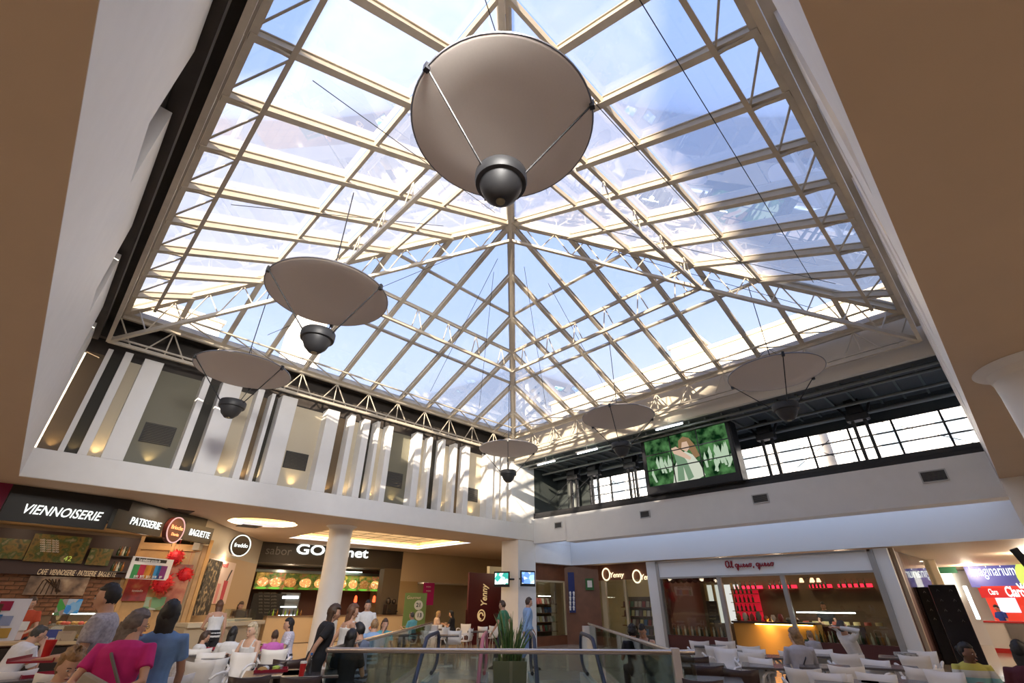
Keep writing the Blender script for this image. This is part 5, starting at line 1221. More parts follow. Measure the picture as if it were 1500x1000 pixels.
# warm downlights added mostly out of frame to brighten the soffits, and shop lights
for x, y, e in ((-3.5, 3, 60), (-3.5, 9, 60), (-3.5, 15, 40), (4, -3.5, 60), (10, -3.5, 60), (-3.5, -3.5, 60), (16.9, -4, 30)):
    lamp('AREA', (x, y, ZS-.03), e, WARM2, .5, (0, 0, -1))
for x, y, z, e in ((0, 18.0, 3.25, 8), (2.4, 18.2, 3.25, 12), (3.4, 18.8, 3.2, 6), (-2.5, 18, 3.25, 6), (5.6, 20.8, 2.9, 12), (9.5, 25, 2.9, 10), (12.5, 25, 2.9, 10), (17.5, 25.2, 2.4, 7), (17.4, 16.9, 2.9, 10), (21, 12.8, 2.9, 16), (24, 0, 2.9, 90), (27, -2, 2.9, 110), (30, 2, 2.9, 90), (21.5, -2, 2.9, 60)):
    lamp('POINT', (x, y, z), e, WARM2 if x < 22 else (1, .82, .62), .15)
for x, y in ((3, 17.2), (6, 20), (10, 17), (12, 21), (9, 22.8), (15.5, 19)):
    lamp('AREA', (x, y, ZS-.03), 12, WARM2, .3, (0, 0, -1))
for x, y, e, s_, c_ in ((CC[0], CC[1], 20, 2.0, WARM), ((RC[0]+RC[1])/2, (RC[2]+RC[3])/2, 60, 4.5, WARM)):
    lamp('AREA', (x, y, ZS+.12), e, c_, s_, (0, 0, -1))

# ------------------------------------------------------------------ glass railing of the escalator well
rail_z = 1.0
cnL, cnR = dg(D0, VL, 0), dg(D0, VR, 0)
fL, fR = onz(633, 912, 1.0), onz(862, 913, 1.0); fL.z = fR.z = 0
RG = glass('rail_glass', (.78, .84, .80), .03)
HR = mat('satin_handrail', (.55, .46, .38), .22, .85)
def railing(lb, A, B, npan, post_end=False):
    t = thing('glass_railing', lb, 'railing', (A+B)/2, 'glass railings of the escalator well', world=True)
    q = MB(); q.tube([A+Vector((0, 0, rail_z)), B+Vector((0, 0, rail_z))], .032, 12); obj('handrail', q, HR, t, smooth=True)
    for i in range(npan):
        a, b = A.lerp(B, i/npan+.004), A.lerp(B, (i+1)/npan-.004)
        q = MB(); q.beam(a+Vector((0, 0, .5)), b+Vector((0, 0, .5)), .014, .93); obj('glass_panel', q, RG, t)
    q = MB(); q.beam(A+Vector((0, 0, .05)), B+Vector((0, 0, .05)), .05, .1); obj('shoe', q, CHROME, t)
    return t
railing('near glass railing with a satin handrail across the bottom centre', cnL, cnR+(cnR-cnL).normalized()*.28, 4)
railing('left glass railing receding from the near left corner of the well', cnL, fL, 5)
railing('right glass railing receding from the near right corner of the well', cnR, fR, 5)
for P, lb, w_, h in ((cnR+(cnR-cnL).normalized()*.02, 'square pale post at the near right corner of the railing', .10, 1.05), (fL, 'white box post at the far end of the left railing', .38, .93), (fR, 'white box post at the far end of the right railing', .38, .93)):
    q = MB(); q.box((P.x, P.y, h/2), (w_, w_, h), YAW); tag(obj('rail_post', q, mat('pale_post', (.62, .56, .52), .4), bevel=.006), lb, 'post')
# ------------------------------------------------------------------ escalators
HB = mat('blue_black_handrail', (.015, .022, .05), .6); HRD = mat('pink_handrail', (.42, .10, .13), .4)
nv = [onz(643, 922, .98), onz(712, 925, .98), onz(778, 925, .98), onz(853, 926, .98)]
us = [12.9, 12.6, 12.6, 12.6]; vs_ = [p.dot(V2)*u_/p.dot(U2) for p, u_ in zip(nv, us)]
def escal(lb, va, vb, ma, mb_, u1=12.7):
    t = thing('escalator', lb, 'escalator', dg(u1, (va+vb)/2), 'escalators in the well', world=True)
    tn = math.tan(math.radians(30)); uk = u1-1.5; ub = uk-4.4/tn
    def prof(h, r=.0): return [(u1-.05, h), (uk, h), (ub, h-4.4)]
    for v_, hm in ((va, ma), (vb, mb_)):
        # handrail loop
        pts_ = [dg(uk-.6+.1, v_, .1)]
        pts_ = [dg(u1-.6, v_, .25), dg(u1-.1, v_, .28)]
        for i in range(9):
            a = -PI/2+PI*i/8; pts_.append(dg(u1+.32*math.cos(a), v_, .64+.32*math.sin(a)))
        pts_ += [dg(uk+.3, v_, .96), dg(uk-.1, v_, .93), dg(uk-.5, v_, .70), dg(ub, v_, .96-4.4)]
        q = MB(); q.tube(pts_, .04, 8); obj('handrail', q, hm, t, smooth=True)
        q = MB(); P = [dg(u1+.1, v_-.006, .05), dg(uk, v_-.006, .05), dg(ub, v_-.006, .05-4.4), dg(ub, v_-.006, .9-4.4), dg(uk, v_-.006, .9), dg(u1+.1, v_-.006, .9)]
        q.add(P+[p+V2*.012 for p in P], [(0, 1, 4, 5), (1, 2, 3, 4), (11, 10, 7, 6), (10, 9, 8, 7)]); obj('balustrade_glass', q, RG, t)
        q = MB(); q.beam(dg(u1+.15, v_, .1), dg(uk, v_, .1), .16, .2).beam(dg(uk, v_, .1), dg(ub, v_, .1-4.4), .16, .2); obj('skirt', q, mat('pale_skirt', (.5, .55, .6), .3, .6), t)
    vm, wv = (va+vb)/2, abs(va-vb)-.2
    q = MB(); q.beam(dg(u1+.4, vm, .005), dg(uk, vm, .005), wv, .03); obj('comb_plate', q, CHROME, t)
    for i in range(26):
        u_ = uk-i*.4*.72; z = -.02-i*.4*.72*tn
        if i > 24: break
        q = MB(); q.beam(dg(u_, vm, z-.08), dg(u_-.29, vm, z-.08), wv, .17); obj('step', q, mat('step_metal', (.2, .2, .21), .4, .7), t)
    q = MB(); q.beam(dg(uk, vm, -.5), dg(ub, vm, -.5-4.4), wv+.5, .4); obj('underside', q, CHROME, t)
escal('left escalator with one blue-black and one pink handrail', vs_[0], vs_[1], HB, HRD)
escal('right escalator with two blue-black handrails', vs_[2], vs_[3], HB, HB)
# ------------------------------------------------------------------ planter between the escalators
P = dg(9.8, onz(747, 992, 0).dot(V2)*9.8/onz(747, 992, 0).dot(U2))
PZ = .70
t = thing('planter', 'square olive green planter of tall spiky leaves between the escalators', 'plant', P, world=True)
q = MB()
w0, w1 = .26, .29
q.loft([[P+U2*(a*w_)+V2*(b*w_)+Vector((0, 0, z)) for a, b in ((-1, -1), (1, -1), (1, 1), (-1, 1))] for w_, z in ((w0, 0), (w1, PZ), (w1-.03, PZ), (w1-.04, PZ-.06))]); obj('box', q, mat('olive_planter', (.16, .16, .10), .5), t)
LF = [mat('snake_leaf', (.05, .11, .025), .45, noise=.4, nscale=14), mat('snake_leaf_pale', (.16, .20, .07), .45, noise=.3, nscale=14)]
random.seed(11)
for i in range(64):
    a = random.uniform(0, 2*PI); r0 = random.uniform(0, .2); h = random.uniform(.45, .85)*(1.12 if i % 9 == 0 else 1); lean = random.uniform(0, .28)*(.4+r0*4)
    bx_, by_ = P.x+r0*math.cos(a), P.y+r0*math.sin(a); wd_ = random.uniform(.018, .032); tw = random.uniform(0, PI)
    L_ = []; R_ = []; 
    for k_ in range(6):
        s_ = k_/5; w_ = wd_*(1-.15*k_) if k_ < 5 else .001; cx = bx_+lean*s_*s_*math.cos(a); cy = by_+lean*s_*s_*math.sin(a); z = PZ-.06+h*s_-lean*.3*s_*s_
        ca, sa = math.cos(tw+s_*.6), math.sin(tw+s_*.6); L_.append((cx-w_*ca, cy-w_*sa, z)); R_.append((cx+w_*ca, cy+w_*sa, z))
    q = MB(); q.add(L_+R_, [(k_, k_+6, k_+7, k_+1) for k_ in range(5)]); o = obj('leaf', q, LF[i % 4 == 0], t, smooth=True); sm_ = o.modifiers.new('s', 'SOLIDIFY'); sm_.thickness = .004

# ------------------------------------------------------------------ chairs and tables
PL_W = mat('white_plastic', (.80, .76, .71), .45); PL_D = mat('dark_brown_plastic', (.045, .022, .018), .4)
def chair_proto(name, m, arms):
    t = thing(name, '', 'chair', (0, 0, 0))
    # shell: seat runs up into the back; local +y is the way the sitter faces
    prof = [(.22, .42), (.20, .445), (.08, .44), (-.08, .43), (-.17, .45), (-.215, .52), (-.235, .62), (-.25, .72), (-.265, .80)]
    hw = [.20, .21, .22, .22, .215, .205, .20, .215, .225]
    q = MB(); front = []; 
    for (y, z), w_ in zip(prof[:5], hw[:5]):
        front.append([(s_*w_, y, z+.02*abs(s_)**2) for s_ in (-1, -.6, 0, .6, 1)])
    def grid(rows, th):
        q = MB(); n = 5; q.v = [p for r in rows for p in r]; L = len(rows)
        q.f = [(i*n+j, i*n+j+1, (i+1)*n+j+1, (i+1)*n+j) for i in range(L-1) for j in range(n-1)]; return q
    s = obj('seat', grid(front, .012), m, t, smooth=True); k = s.modifiers.new('s', 'SOLIDIFY'); k.thickness = .012
    back = []
    for i, ((y, z), w_) in enumerate(zip(prof[4:], hw[4:])):
        bow = .05*(i/4.0)
        back.append([(s_*w_, y+bow*abs(s_)**2, z+(.02*abs(s_)**2 if i == 4 else 0)) for s_ in (-1, -.5, 0, .5, 1)])
    b = obj('backrest', grid(back, .012), m, t, smooth=True); k = b.modifiers.new('s', 'SOLIDIFY'); k.thickness = .012
    if arms:
        for s_ in (-1, 1):
            q = MB(); pts = [(s_*.205, -.22, .60), (s_*.25, -.18, .65), (s_*.275, -.05, .665), (s_*.28, .08, .655), (s_*.265, .15, .60), (s_*.23, .14, .50), (s_*.2, .10, .445)]
            q.tube(pts, [.018, .02, .022, .022, .02, .018, .016], 6); obj('armrest', q, m, t, smooth=True)
    for sx in (-1, 1):
        for sy, yy in ((1, .17), (-1, -.16)):
            q = MB(); q.tube([(sx*.17, yy, .43), (sx*.215, yy+sy*.04, 0)], .011, 6); obj('leg', q, CHROME, t, smooth=True)
    return t
CHW = chair_proto('white_chair', PL_W, True); CHD = chair_proto('dark_chair', PL_D, False)
used = {'w': False, 'd': False}; nch = [0]
def yaw_away(P, extra=0.0):      # sitter faces away from the camera: chair's +y away
    return math.atan2(P.y, P.x)-PI/2+extra
def place_chair(px, py, kind, rz, label, group, z=.80):
    P = onz(px, py, z); P.z = 0
    src = CHW if kind == 'w' else CHD
    rz = yaw_away(P, rz)
    P = P + Vector((-math.sin(rz)*.26, math.cos(rz)*.26, 0))
    if not used[kind]:
        used[kind] = True; src.location = P; src.rotation_euler = (0, 0, rz); src['label'] = label; src['group'] = group; return src
    return dup(src, P, rz, label, group)
TBL = {}
def table(px, py, rz, label, wd=.7, dp=.7, m=None, z=.73):
    P = onz(px, py, z); P.z = 0; rz = yaw_away(P, rz)
    if 'p' not in TBL:
        t = thing('cafe_table', '', 'table', (0, 0, 0), rz=0)
        q = MB(); q.box((0, 0, .715), (.7, .7, .03)); obj('tabletop', q, mat('grey_brown_top', (.10, .085, .08), .25), t, bevel=.005)
        q = MB(); q.tube([(0, 0, .02), (0, 0, .7)], .03, 10); obj('pedestal', q, CHROME, t, smooth=True)
        q = MB(); q.box((0, 0, .012), (.42, .42, .024)); obj('base', q, CHROME, t, bevel=.005)
        TBL['p'] = t; TBL['n'] = 0
    t = TBL['p']
    if TBL['n'] == 0: t.location = P; t.rotation_euler = (0, 0, rz); t['label'] = label; t['group'] = 'cafe tables'; o = t
    else: o = dup(t, P, rz, label, 'cafe tables')
    TBL['n'] += 1
    return P
G1, G2, G3 = 'white chairs on the left', 'white chairs on the right', 'white chairs behind the escalators'
# left group: (px, py of the middle of the back's top edge)
for px, py, k, rz, lb in (
  (311, 966.5, 'w', 0.1, 'white armchair in the left group, nearest one seen straight from behind'), (290, 970.5, 'w', -.5, 'white armchair just left of the nearest white armchair'),
  (311, 956, 'w', 2.9, 'white armchair across the table from the nearest white armchair'), (360, 956, 'w', 2.6, 'white armchair seen from the side right of the empty long table'),
  (291, 951, 'w', .1, 'white armchair behind the empty table, at its left'), (346, 951, 'w', 0, 'white armchair with its back to us before the girl in white'),
  (403, 952, 'w', 0, 'white armchair before the girl in pink'), (258, 991, 'w', .4, 'white armchair low beside the woman in blue'),
  (83, 988, 'w', -.3, 'white armchair behind the curly haired woman'), (150, 961, 'w', .9, 'white armchair seen edge on behind the magenta top'), (22, 984, 'w', .2, 'white armchair of the man in the white shirt')):
    place_chair(px, py, k, rz, lb, G1)
for px, py, rz, lb in ((424, 967, .1, 'dark brown chair at the tray table, behind it'), (402, 973, .6, 'dark brown chair seen obliquely at the left of the tray table'), (366, 993, 0, 'dark brown chair at the bottom edge, left of two'), (441, 994, 0, 'dark brown chair at the bottom edge, right of two'),
                       (1018, 963, .1, 'dark brown chair right of the railing post, behind'), (1036, 976, 0, 'dark brown chair right of the railing post, nearer left one'), (1084, 982, -.1, 'dark brown chair right of the railing post, nearer right one'), (1030, 998, .1, 'dark brown chair at the bottom edge right of the post')):
    place_chair(px, py, 'd', rz, lb, 'dark chairs')
mid = [(667, 924), (683, 914), (706, 918), (655, 919), (640, 915), (724, 917), (692, 921), (632, 924)]
for i, (px, py) in enumerate(mid):
    place_chair(px, py, 'w', [.2, 2.8, -.6, .9, 3.0, -.3, 1.2, .1, .4, 2.5][i], 'white armchair in the far seating area, ' + ['largest one facing away left of the pink handrail', 'topmost behind the blonde woman', 'behind the pink handrail', 'left of the largest far one', 'by the blonde woman', 'just left of the spiky plant', 'right of the largest far one', 'nearest the left railing post'][i], G3)
right = [(1024, 939.5, 0), (1062, 939.5, 0), (1049, 947, .05), (1063, 950, 2.9), (1096, 947, 0), (1105, 951, 2.8), (1100, 957, .05), (1116, 964.5, 2.5), (1176, 980.5, 0), (1211, 986, 2.9), (1201, 951, 3.0), (1236, 958, 0),
         (1244, 960, 0), (1284, 967, 2.6), (1240, 977.5, .1), (1219, 987, 3.0), (1284, 987.5, 2.9), (1339, 961.5, .1), (1353, 980, 0), (1384, 984, 2.8), (1351, 954, 3.0), (1160, 955, .2)]
rl = ['leftmost in the back row', 'second in the back row', 'with its back to us in the second row at the left', 'facing us across the first table of the second row', 'third from the left in the second row', 'facing us across the second table', 'in front of the second table',
      'seen from the front left of the woman in grey', 'nearest, right under the woman in grey', 'nearest, facing us right of the woman in grey', 'behind the woman in grey at her right shoulder', 'right behind the hand of the woman in grey', 'under the stretching man',
      'facing us right of the stretching man', 'in the middle row below the stretching man', 'facing us at the bottom edge', 'facing us at the bottom, left of the girl', 'behind the table with the newspaper', 'left of the girl in the rainbow shirt', 'under the girl in the rainbow shirt', 'beyond the newspaper', 'hidden behind the woman in grey']
for (px, py, rz), lb in zip(right, rl): place_chair(px, py, 'w', rz, 'white armchair in the right group, '+lb.replace('with its back to us in the second row at the left', 'second row, back turned, at the left'), G2)
for px, py, rz, lb in ((330, 961, 0, 'long empty table of the left group'), (380, 955, 0, 'table of the blonde woman and the girl in pink'), (300, 956, 0, 'table beside the girls at the left'), (400, 985, 0, 'dark table with the red tray and cup'), (455, 985, 0, 'dark table beside the tray table by the railing'), (30, 992, .2, 'table of the man in the white shirt'), (110, 997, 0, 'table of the curly haired woman'),
                       (1028, 973, 0, 'table beside the railing post'), (1045, 995, 0, 'nearest table right of the railing post'), (1040, 945, 0, 'table of the back row at the right'), (1075, 953, 0, 'table in the second row at the right'), (1120, 960, 0, 'table left of the woman in grey'), (1122, 974, 0, 'table right before the woman in grey'), (1208, 975, 0, 'table under the hand of the woman in grey'),
                       (1212, 959, 0, 'table between the woman in grey and the stretching man'), (1305, 976, 0, 'table right of the stretching man'), (1320, 962, 0, 'table with a folded newspaper'), (1240, 998, 0, 'table at the bottom edge below the stretching man'), (1310, 998, 0, 'table at the bottom edge left of the girl'), (1440, 992, 0, 'table of the girl in the rainbow shirt'),
                       (655, 930, 0, 'table of the far seating area by the largest white chair'), (640, 921, 0, 'table of the blonde woman far behind'), (700, 924, 0, 'table of the far seating area left of the plant')):
    table(px, py, rz, 'dark topped cafe table, '+lb)
# things on tables
def at_t(px, py): P = onz(px, py, .73); return P
RED = mat('red_tray', (.30, .008, .03), .4)
def tray(px, py, lb, rz=0.0):
    P = at_t(px, py); rz = yaw_away(P, rz); q = MB()
    q.box((0, 0, .006), (.42, .30, .012)); q.box((0, .145, .02), (.42, .01, .03)).box((0, -.145, .02), (.42, .01, .03)).box((.205, 0, .02), (.01, .28, .03)).box((-.205, 0, .02), (.01, .28, .03))
    o = obj('tray', q, RED); o.location = P; o.rotation_euler = (0, 0, rz); tag(o, lb, 'tray', 'red trays'); return P
tp = tray(397, 983, 'red tray with paper litter on the dark table'); tray(318, 951, 'red tray on the table before the girl at the left'); tray(370, 950, 'red tray before the blonde woman'); tray(60, 990, 'red tray before the man in the white shirt', .2)
def cup(px, py, lb, m, r=.04, h=.16, z=.73):
    P = onz(px, py, z); t = thing('paper_cup', lb, 'cup', P, world=True)
    q = MB(); q.lathe([(r*.75, 0), (r, h*.85)], 16, P); obj('body', q, m, t, smooth=True)
    q = MB(); q.lathe([(r*1.06, h*.85), (r*1.06, h*.9), (r*.95, h)], 16, P); obj('lid', q, PL_W, t, smooth=True)
CUPR = mat('cup_red', (.55, .02, .02), .4)
cup(441, 990, 'tall red and white paper cup beside the water bottle', CUPR)
cup(107, 1012, 'red paper cup held up by the curly haired woman', CUPR, .035, .12)
P = at_t(451, 988); t = thing('water_bottle', 'clear plastic water bottle with a blue cap beside the red cup', 'bottle', P, world=True)
q = MB(); q.lathe([(.03, 0), (.033, .02), (.03, .07), (.033, .1), (.03, .15), (.013, .2), (.013, .22)], 14, P); obj('body', q, glass('bottle_plastic', (.75, .85, .95), .12), t, smooth=True)
q = MB(); q.lathe([(.016, .215), (.016, .24)], 12, P); obj('cap', q, mat('blue_cap', (.02, .15, .5), .4), t)
for i, (dx, dy, cc, lb) in enumerate(((-.08, .02, (.75, .75, .7), 'crumpled white napkin on the red tray'), (.05, -.03, (.45, .6, .1), 'lime green paper wrapper on the red tray'), (.12, .05, (.4, .36, .34), 'grey folded leaflet on the red tray'), (-.14, -.06, (.5, .3, .1), 'small orange wrapper at the left of the red tray'))):
    q = MB(); random.seed(i); q.ell((tp.x+dx, tp.y+dy, tp.z+.035), (.055, .05, .03), 9, 6, fn=lambda v: v*random.uniform(.75, 1.2)); tag(obj('wrapper', q, mat('wrap_%d' % i, cc, .7)), lb, 'litter')
P = at_t(1328, 962); q = MB(); q.box(P+Vector((0, 0, .03)), (.34, .26, .05), .6); q.box(P+Vector((.01, .01, .062)), (.30, .24, .015), .7); tag(obj('newspaper', q, pattern('newsprint', [(.12, .11, .1), (.4, .38, .35), (.5, .48, .45)], 40), bevel=.008), 'folded newspaper on a table left of the girl', 'newspaper')
P = at_t(415, 950); 
for px, py, lb in ((356, 947, 'white paper cup in front of the girl in white'), (330, 949, 'white paper cup by the red tray at the left'), (652, 918, 'white cup on the far table of the blonde woman')): cup(px, py+3, lb, PL_W, .035, .1)

# unseen fill light added behind the camera to brighten the slotted wall
x, y = .1, .5
t = thing('added_fill_light', 'added fill light behind the camera, brightening the slotted wall', 'light', (x, y, 7.3), world=True)
q = MB(); q.box((x, y, 7.35), (.4, .4, .2)); obj('housing', q, BLACK, t); q = MB(); q.tube([(x, y, 7.4), (x-.2, y-.2, 7.55)], .03); obj('bracket', q, BLACK, t)
lamp('SPOT', (x+.25, y+.25, 7.15), 2600, (1, .96, .90), .9, (7.5-x, 15-y, -2.6), 1.25, .9)
# ------------------------------------------------------------------ people
def skinm(i): return mat('skin_%d' % i, [(.52, .29, .19), (.42, .22, .14), (.60, .37, .26), (.22, .11, .07)][i], .5)
def hairm(n):
    c = {'black': (.012, .009, .008), 'brown': (.06, .03, .015), 'grey': (.13, .10, .085), 'blonde': (.42, .27, .12), 'sandy': (.28, .16, .07), 'grey_dark': (.05, .045, .04), 'pale': (.5, .4, .26), 'auburn': (.11, .045, .02)}[n]
    return mat('hair_'+n, c, .55, noise=.35, nscale=30)
def cloth(n, c, noise=.05, ns=20): return mat('cloth_'+n, c, .85, noise=noise, nscale=ns)
def person(label, P, face, H=1.65, pose='stand', skin=0, hair=('brown', 'short'), top=None, sleeve='short', bottom=None, arms='down', lean=0.0, head=(0.0, 0.0), vox=.013, slim=1.0, group=None, extras=None):
    s = H/1.68 if pose == 'stand' or pose == 'walk' else H/1.68
    root = thing('person', label, 'person', (P[0], P[1], 0), group, rz=face-PI/2)
    sit = pose == 'sit'
    hipz = .50 if sit else .92
    dz = hipz-.92
    R = Matrix.Rotation(-lean, 4, 'X'); T = Matrix.Translation((0, 0, hipz)) @ R @ Matrix.Translation((0, 0, -.92))
    def tp(p): return T @ Vector(p)
    def sc(mb): mb.v = [(x*s, y*s, z*s) for x, y, z in mb.v]; return mb
    rings = [(.80, .10, .08, -.01), (.86, .155, .105, -.01), (.95, .168, .12, -.01), (1.04, .14, .105, .0), (1.12, .135, .10, .005), (1.22, .15, .11, .005), (1.31, .168, .11, -.005), (1.375, .16, .095, -.01), (1.415, .115, .075, -.01), (1.44, .07, .06, -.005), (1.53, .055, .057, .01)]
    def torso(q, inf, z0=.79, z1=1.6):
        rr = []
        for z, a, b, y in rings:
            if z0 <= z <= z1:
                rr.append([tp((a*slim*math.cos(2*PI*j/16)+inf*math.cos(2*PI*j/16), y+(b+inf)*math.sin(2*PI*j/16), z)) for j in range(16)])
        q.loft(rr)
    sh = [tp((sx*.175*slim, -.01, 1.375)) for sx in (-1, 1)]
    def pre(name, sx):
        if name == 'down': return tp((sx*.23, -.03, 1.08)), tp((sx*.24, .05, .85))
        if name == 'table': return tp((sx*.25, .10, 1.10)), Vector((sx*.12, .40, hipz+.28)) if sit else tp((sx*.1, .35, 1.05))
        if name == 'eat': return tp((sx*.24, .12, 1.12)), tp((sx*.07, .22, 1.42))
        if name == 'chin': return tp((sx*.18, .26, 1.10)), tp((sx*.05, .16, 1.46))
        if name == 'headback': return tp((sx*.33, .10, 1.50)), tp((sx*.10, -.12, 1.60))
        if name == 'behind': return tp((sx*.27, -.10, 1.12)), tp((sx*.05, -.20, .98))
        if name == 'tray': return tp((sx*.24, .02, 1.10)), tp((sx*.16, .28, 1.10))
        if name == 'walkf': return tp((sx*.23, .10, 1.10)), tp((sx*.2, .26, .92))
        if name == 'walkb': return tp((sx*.23, -.14, 1.10)), tp((sx*.23, -.18, .86))
        return name
    am = arms if isinstance(arms, tuple) else (arms, arms)
    AR = []
    for k_, sx in enumerate((-1, 1)): AR.append(pre(am[k_], sx))
    if sit:
        LG = [(Vector((sx*.09, 0, .52)), Vector((sx*.13, .43, .50)), Vector((sx*.13, .42, .09))) for sx in (-1, 1)]
    elif pose == 'walk':
        LG = [(Vector((-.09, 0, .90)), Vector((-.09, .16, .50)), Vector((-.08, .24, .10))), (Vector((.09, 0, .90)), Vector((.09, -.04, .49)), Vector((.09, -.30, .16)))]
    else:
        LG = [(Vector((sx*.09, 0, .90)), Vector((sx*.10, .01, .49)), Vector((sx*.10, -.02, .09))) for sx in (-1, 1)]
    b = MB(); torso(b, 0)
    for k_, (el, wr) in enumerate(AR):
        el, wr = Vector(el), Vector(wr)
        b.tube([sh[k_].lerp(tp((0, 0, 1.33)), .35), sh[k_], sh[k_].lerp(el, .5), el, el.lerp(wr, .4), wr], [.05, .05, .043, .036, .035, .024], 10)
        d = (wr-el).normalized(); side = d.cross(Vector((0, 0, 1)));
        if side.length < .2: side = d.cross(Vector((0, 1, 0)))
        side.normalize(); nrm = side.cross(d)
        b.loft([[wr+d*t_+side*(w_*math.cos(2*PI*j/8))+nrm*(h_*math.sin(2*PI*j/8)) for j in range(8)] for t_, w_, h_ in ((-.01, .024, .019), (.035, .038, .017), (.085, .040, .013))])
        sgn = -1 if k_ == 0 else 1
        for fi, (off, ln) in enumerate(((-.030, .062), (-.010, .072), (.010, .068), (.030, .052))):
            a0 = wr+d*.075+side*off; b.tube([a0, a0+d*ln*.5-nrm*.006, a0+d*ln*.85-nrm*.022, a0+d*ln-nrm*.036], [.010, .009, .008, .007], 6)
        a0 = wr+d*.02+side*(-sgn*.03); b.tube([a0, a0+d*.035+side*(-sgn*.022), a0+d*.062+side*(-sgn*.026)-nrm*.012], [.012, .010, .008], 6)
    for hp, kn, an in LG:
        b.tube([hp+Vector((0, 0, .03)), hp.lerp(kn, .3), kn, kn.lerp(an, .35), an], [.085, .08, .055, .052, .034], 12)
    # head
    hy, hpit = head
    HC = tp((0, .025, 1.562)); HM = Matrix.Translation(HC) @ Matrix.Rotation(hy, 4, 'Z') @ Matrix.Rotation(-lean-hpit, 4, 'X')
    def hfn(v):
        v = v.copy()
        if v.z < 0:
            k_ = 1-.34*abs(v.z)**1.6; v.x *= k_; v.y = v.y*k_+.10*abs(v.z)
        if v.y < 0: v.y *= 1.08
        return v
    h = MB(); h.ell((0, 0, 0), (.074, .092, .118), 20, 16, fn=hfn)
    h.loft([[(a*math.cos(2*PI*j/8), y, z+c_*math.sin(2*PI*j/8)) for j in range(8)] for y, z, a, c_ in ((.07, -.005, .014, .022), (.095, -.02, .013, .014), (.112, -.03, .010, .009))])
    for sx in (-1, 1): h.ell((sx*.076, -.005, -.012), (.012, .02, .032), 8, 6)
    h.ell((0, .088, -.066), (.024, .012, .010), 10, 6)
    h.xf(HM); b.add(h.v, h.f)
    bo = obj('body', sc(b), skinm(skin), root, smooth=False)
    r_ = bo.modifiers.new('fuse', 'REMESH'); r_.mode = 'VOXEL'; r_.voxel_size = vox*s; r_.use_smooth_shade = True
    sm_ = bo.modifiers.new('soft', 'SMOOTH'); sm_.factor = .5; sm_.iterations = 2 if vox > .01 else 1
    # face details
    q = MB()
    for sx in (-1, 1): q.ell((sx*.030, .083, .006), (.014, .007, .008), 10, 6)
    obj('eyes', sc(q.xf(HM)), mat('eye_white', (.6, .57, .53), .3), root, smooth=True)
    q = MB()
    for sx in (-1, 1):
        q.ell((sx*.030, .089, .006), (.006, .003, .006), 8, 5); q.tube([(sx*.048, .080, .026), (sx*.030, .090, .031), (sx*.014, .092, .026)], .0035, 5)
    obj('irises_and_brows', sc(q.xf(HM)), mat('dark_brows', (.03, .018, .012), .5), root)
    q = MB(); q.ell((0, .094, -.064), (.022, .006, .0055), 10, 5); obj('lips', sc(q.xf(HM)), mat('lips', (.35, .10, .08), .45), root, smooth=True)
    # hair
    hn, st = hair; hm = hairm(hn); q = MB(); random.seed(len(label)*7+3)
    vol = {'short': 1.06, 'curly': 1.22, 'long': 1.12, 'bob': 1.14, 'bald': 1.03, 'bun': 1.08, 'tail': 1.08}[st]
    def kfn(v):
        v = hfn(v)*1.0; jit = 1+random.uniform(-.05, .07)*(2.2 if st == 'curly' else 1)
        low = {'short': -.30, 'curly': -.75, 'long': -.95, 'bob': -.95, 'bald': -.25, 'bun': -.35, 'tail': -.4}[st]
        if st == 'bald' and v.z > .72: return v*.86
        if v.y > .18 and v.z < .52: return Vector((v.x*.86, v.y*.80, v.z*.86))
        if v.y < -.15: low = min(low, -.62)
        if v.z < low: return Vector((v.x*.80, v.y*.80, v.z*.9))
        return Vector((v.x*vol*jit, v.y*vol*jit, v.z*(vol if v.z > 0 else 1)*jit))
    q.ell((0, -.005, .012), (.078, .096, .118), 26, 20, fn=kfn)
    q.xf(HM)
    if st in ('long', 'tail', 'bob'):
        L_ = {'long': .30, 'tail': .30, 'bob': .20}[st]; wd_ = .085 if st != 'tail' else .035
        if st == 'bob': wd_ = .092
        rr = []
        for i in range(7):
            u_ = i/6; c_ = HM @ Vector((0, -.055-.02*u_, .03)); c_ = Vector((c_.x, c_.y-(.02*u_ if st != 'tail' else .04), c_.z-L_*u_))
            w_ = wd_*(1.0 if i in (0,) else 1.08-.25*u_)*random.uniform(.95, 1.05); dd = .045 if st != 'tail' else .03
            rr.append([(c_.x+w_*math.cos(2*PI*j/14)*random.uniform(.95, 1.05), c_.y+dd*math.sin(2*PI*j/14)*random.uniform(.9, 1.1), c_.z) for j in range(14)])
        q.loft(rr)
    if st == 'bun': c_ = HM @ Vector((0, -.11, .03)); q.ell(c_, (.04, .035, .04), 10, 8)
    obj('hair', sc(q), hm, root, smooth=True)
    # clothes
    tm = top if top else cloth('white', (.68, .67, .66))
    q = MB(); torso(q, .022, .85 if bottom != 'dress' else .79, 1.445 if sleeve != 'none' else 1.33)
    if sleeve == 'none':
        for sx in (-1, 1): q.tube([tp((sx*.10, .10, 1.31)), tp((sx*.115, .03, 1.42)), tp((sx*.10, -.09, 1.33))], .018, 6)
    for k_, (el, wr) in enumerate(AR):
        el, wr = Vector(el), Vector(wr)
        if sleeve == 'none': continue
        if sleeve == 'short': q.tube([sh[k_].lerp(tp((0, 0, 1.33)), .45), sh[k_]+Vector((0, 0, .0)), sh[k_].lerp(el, .62)], [.062, .066, .062], 12)
        else: q.tube([sh[k_].lerp(tp((0, 0, 1.33)), .45), sh[k_], sh[k_].lerp(el, .5), el, el.lerp(wr, .5), wr.lerp(el, .08)], [.06, .063, .056, .050, .044, .036], 12)
    if not sit and bottom != 'dress':
        pass
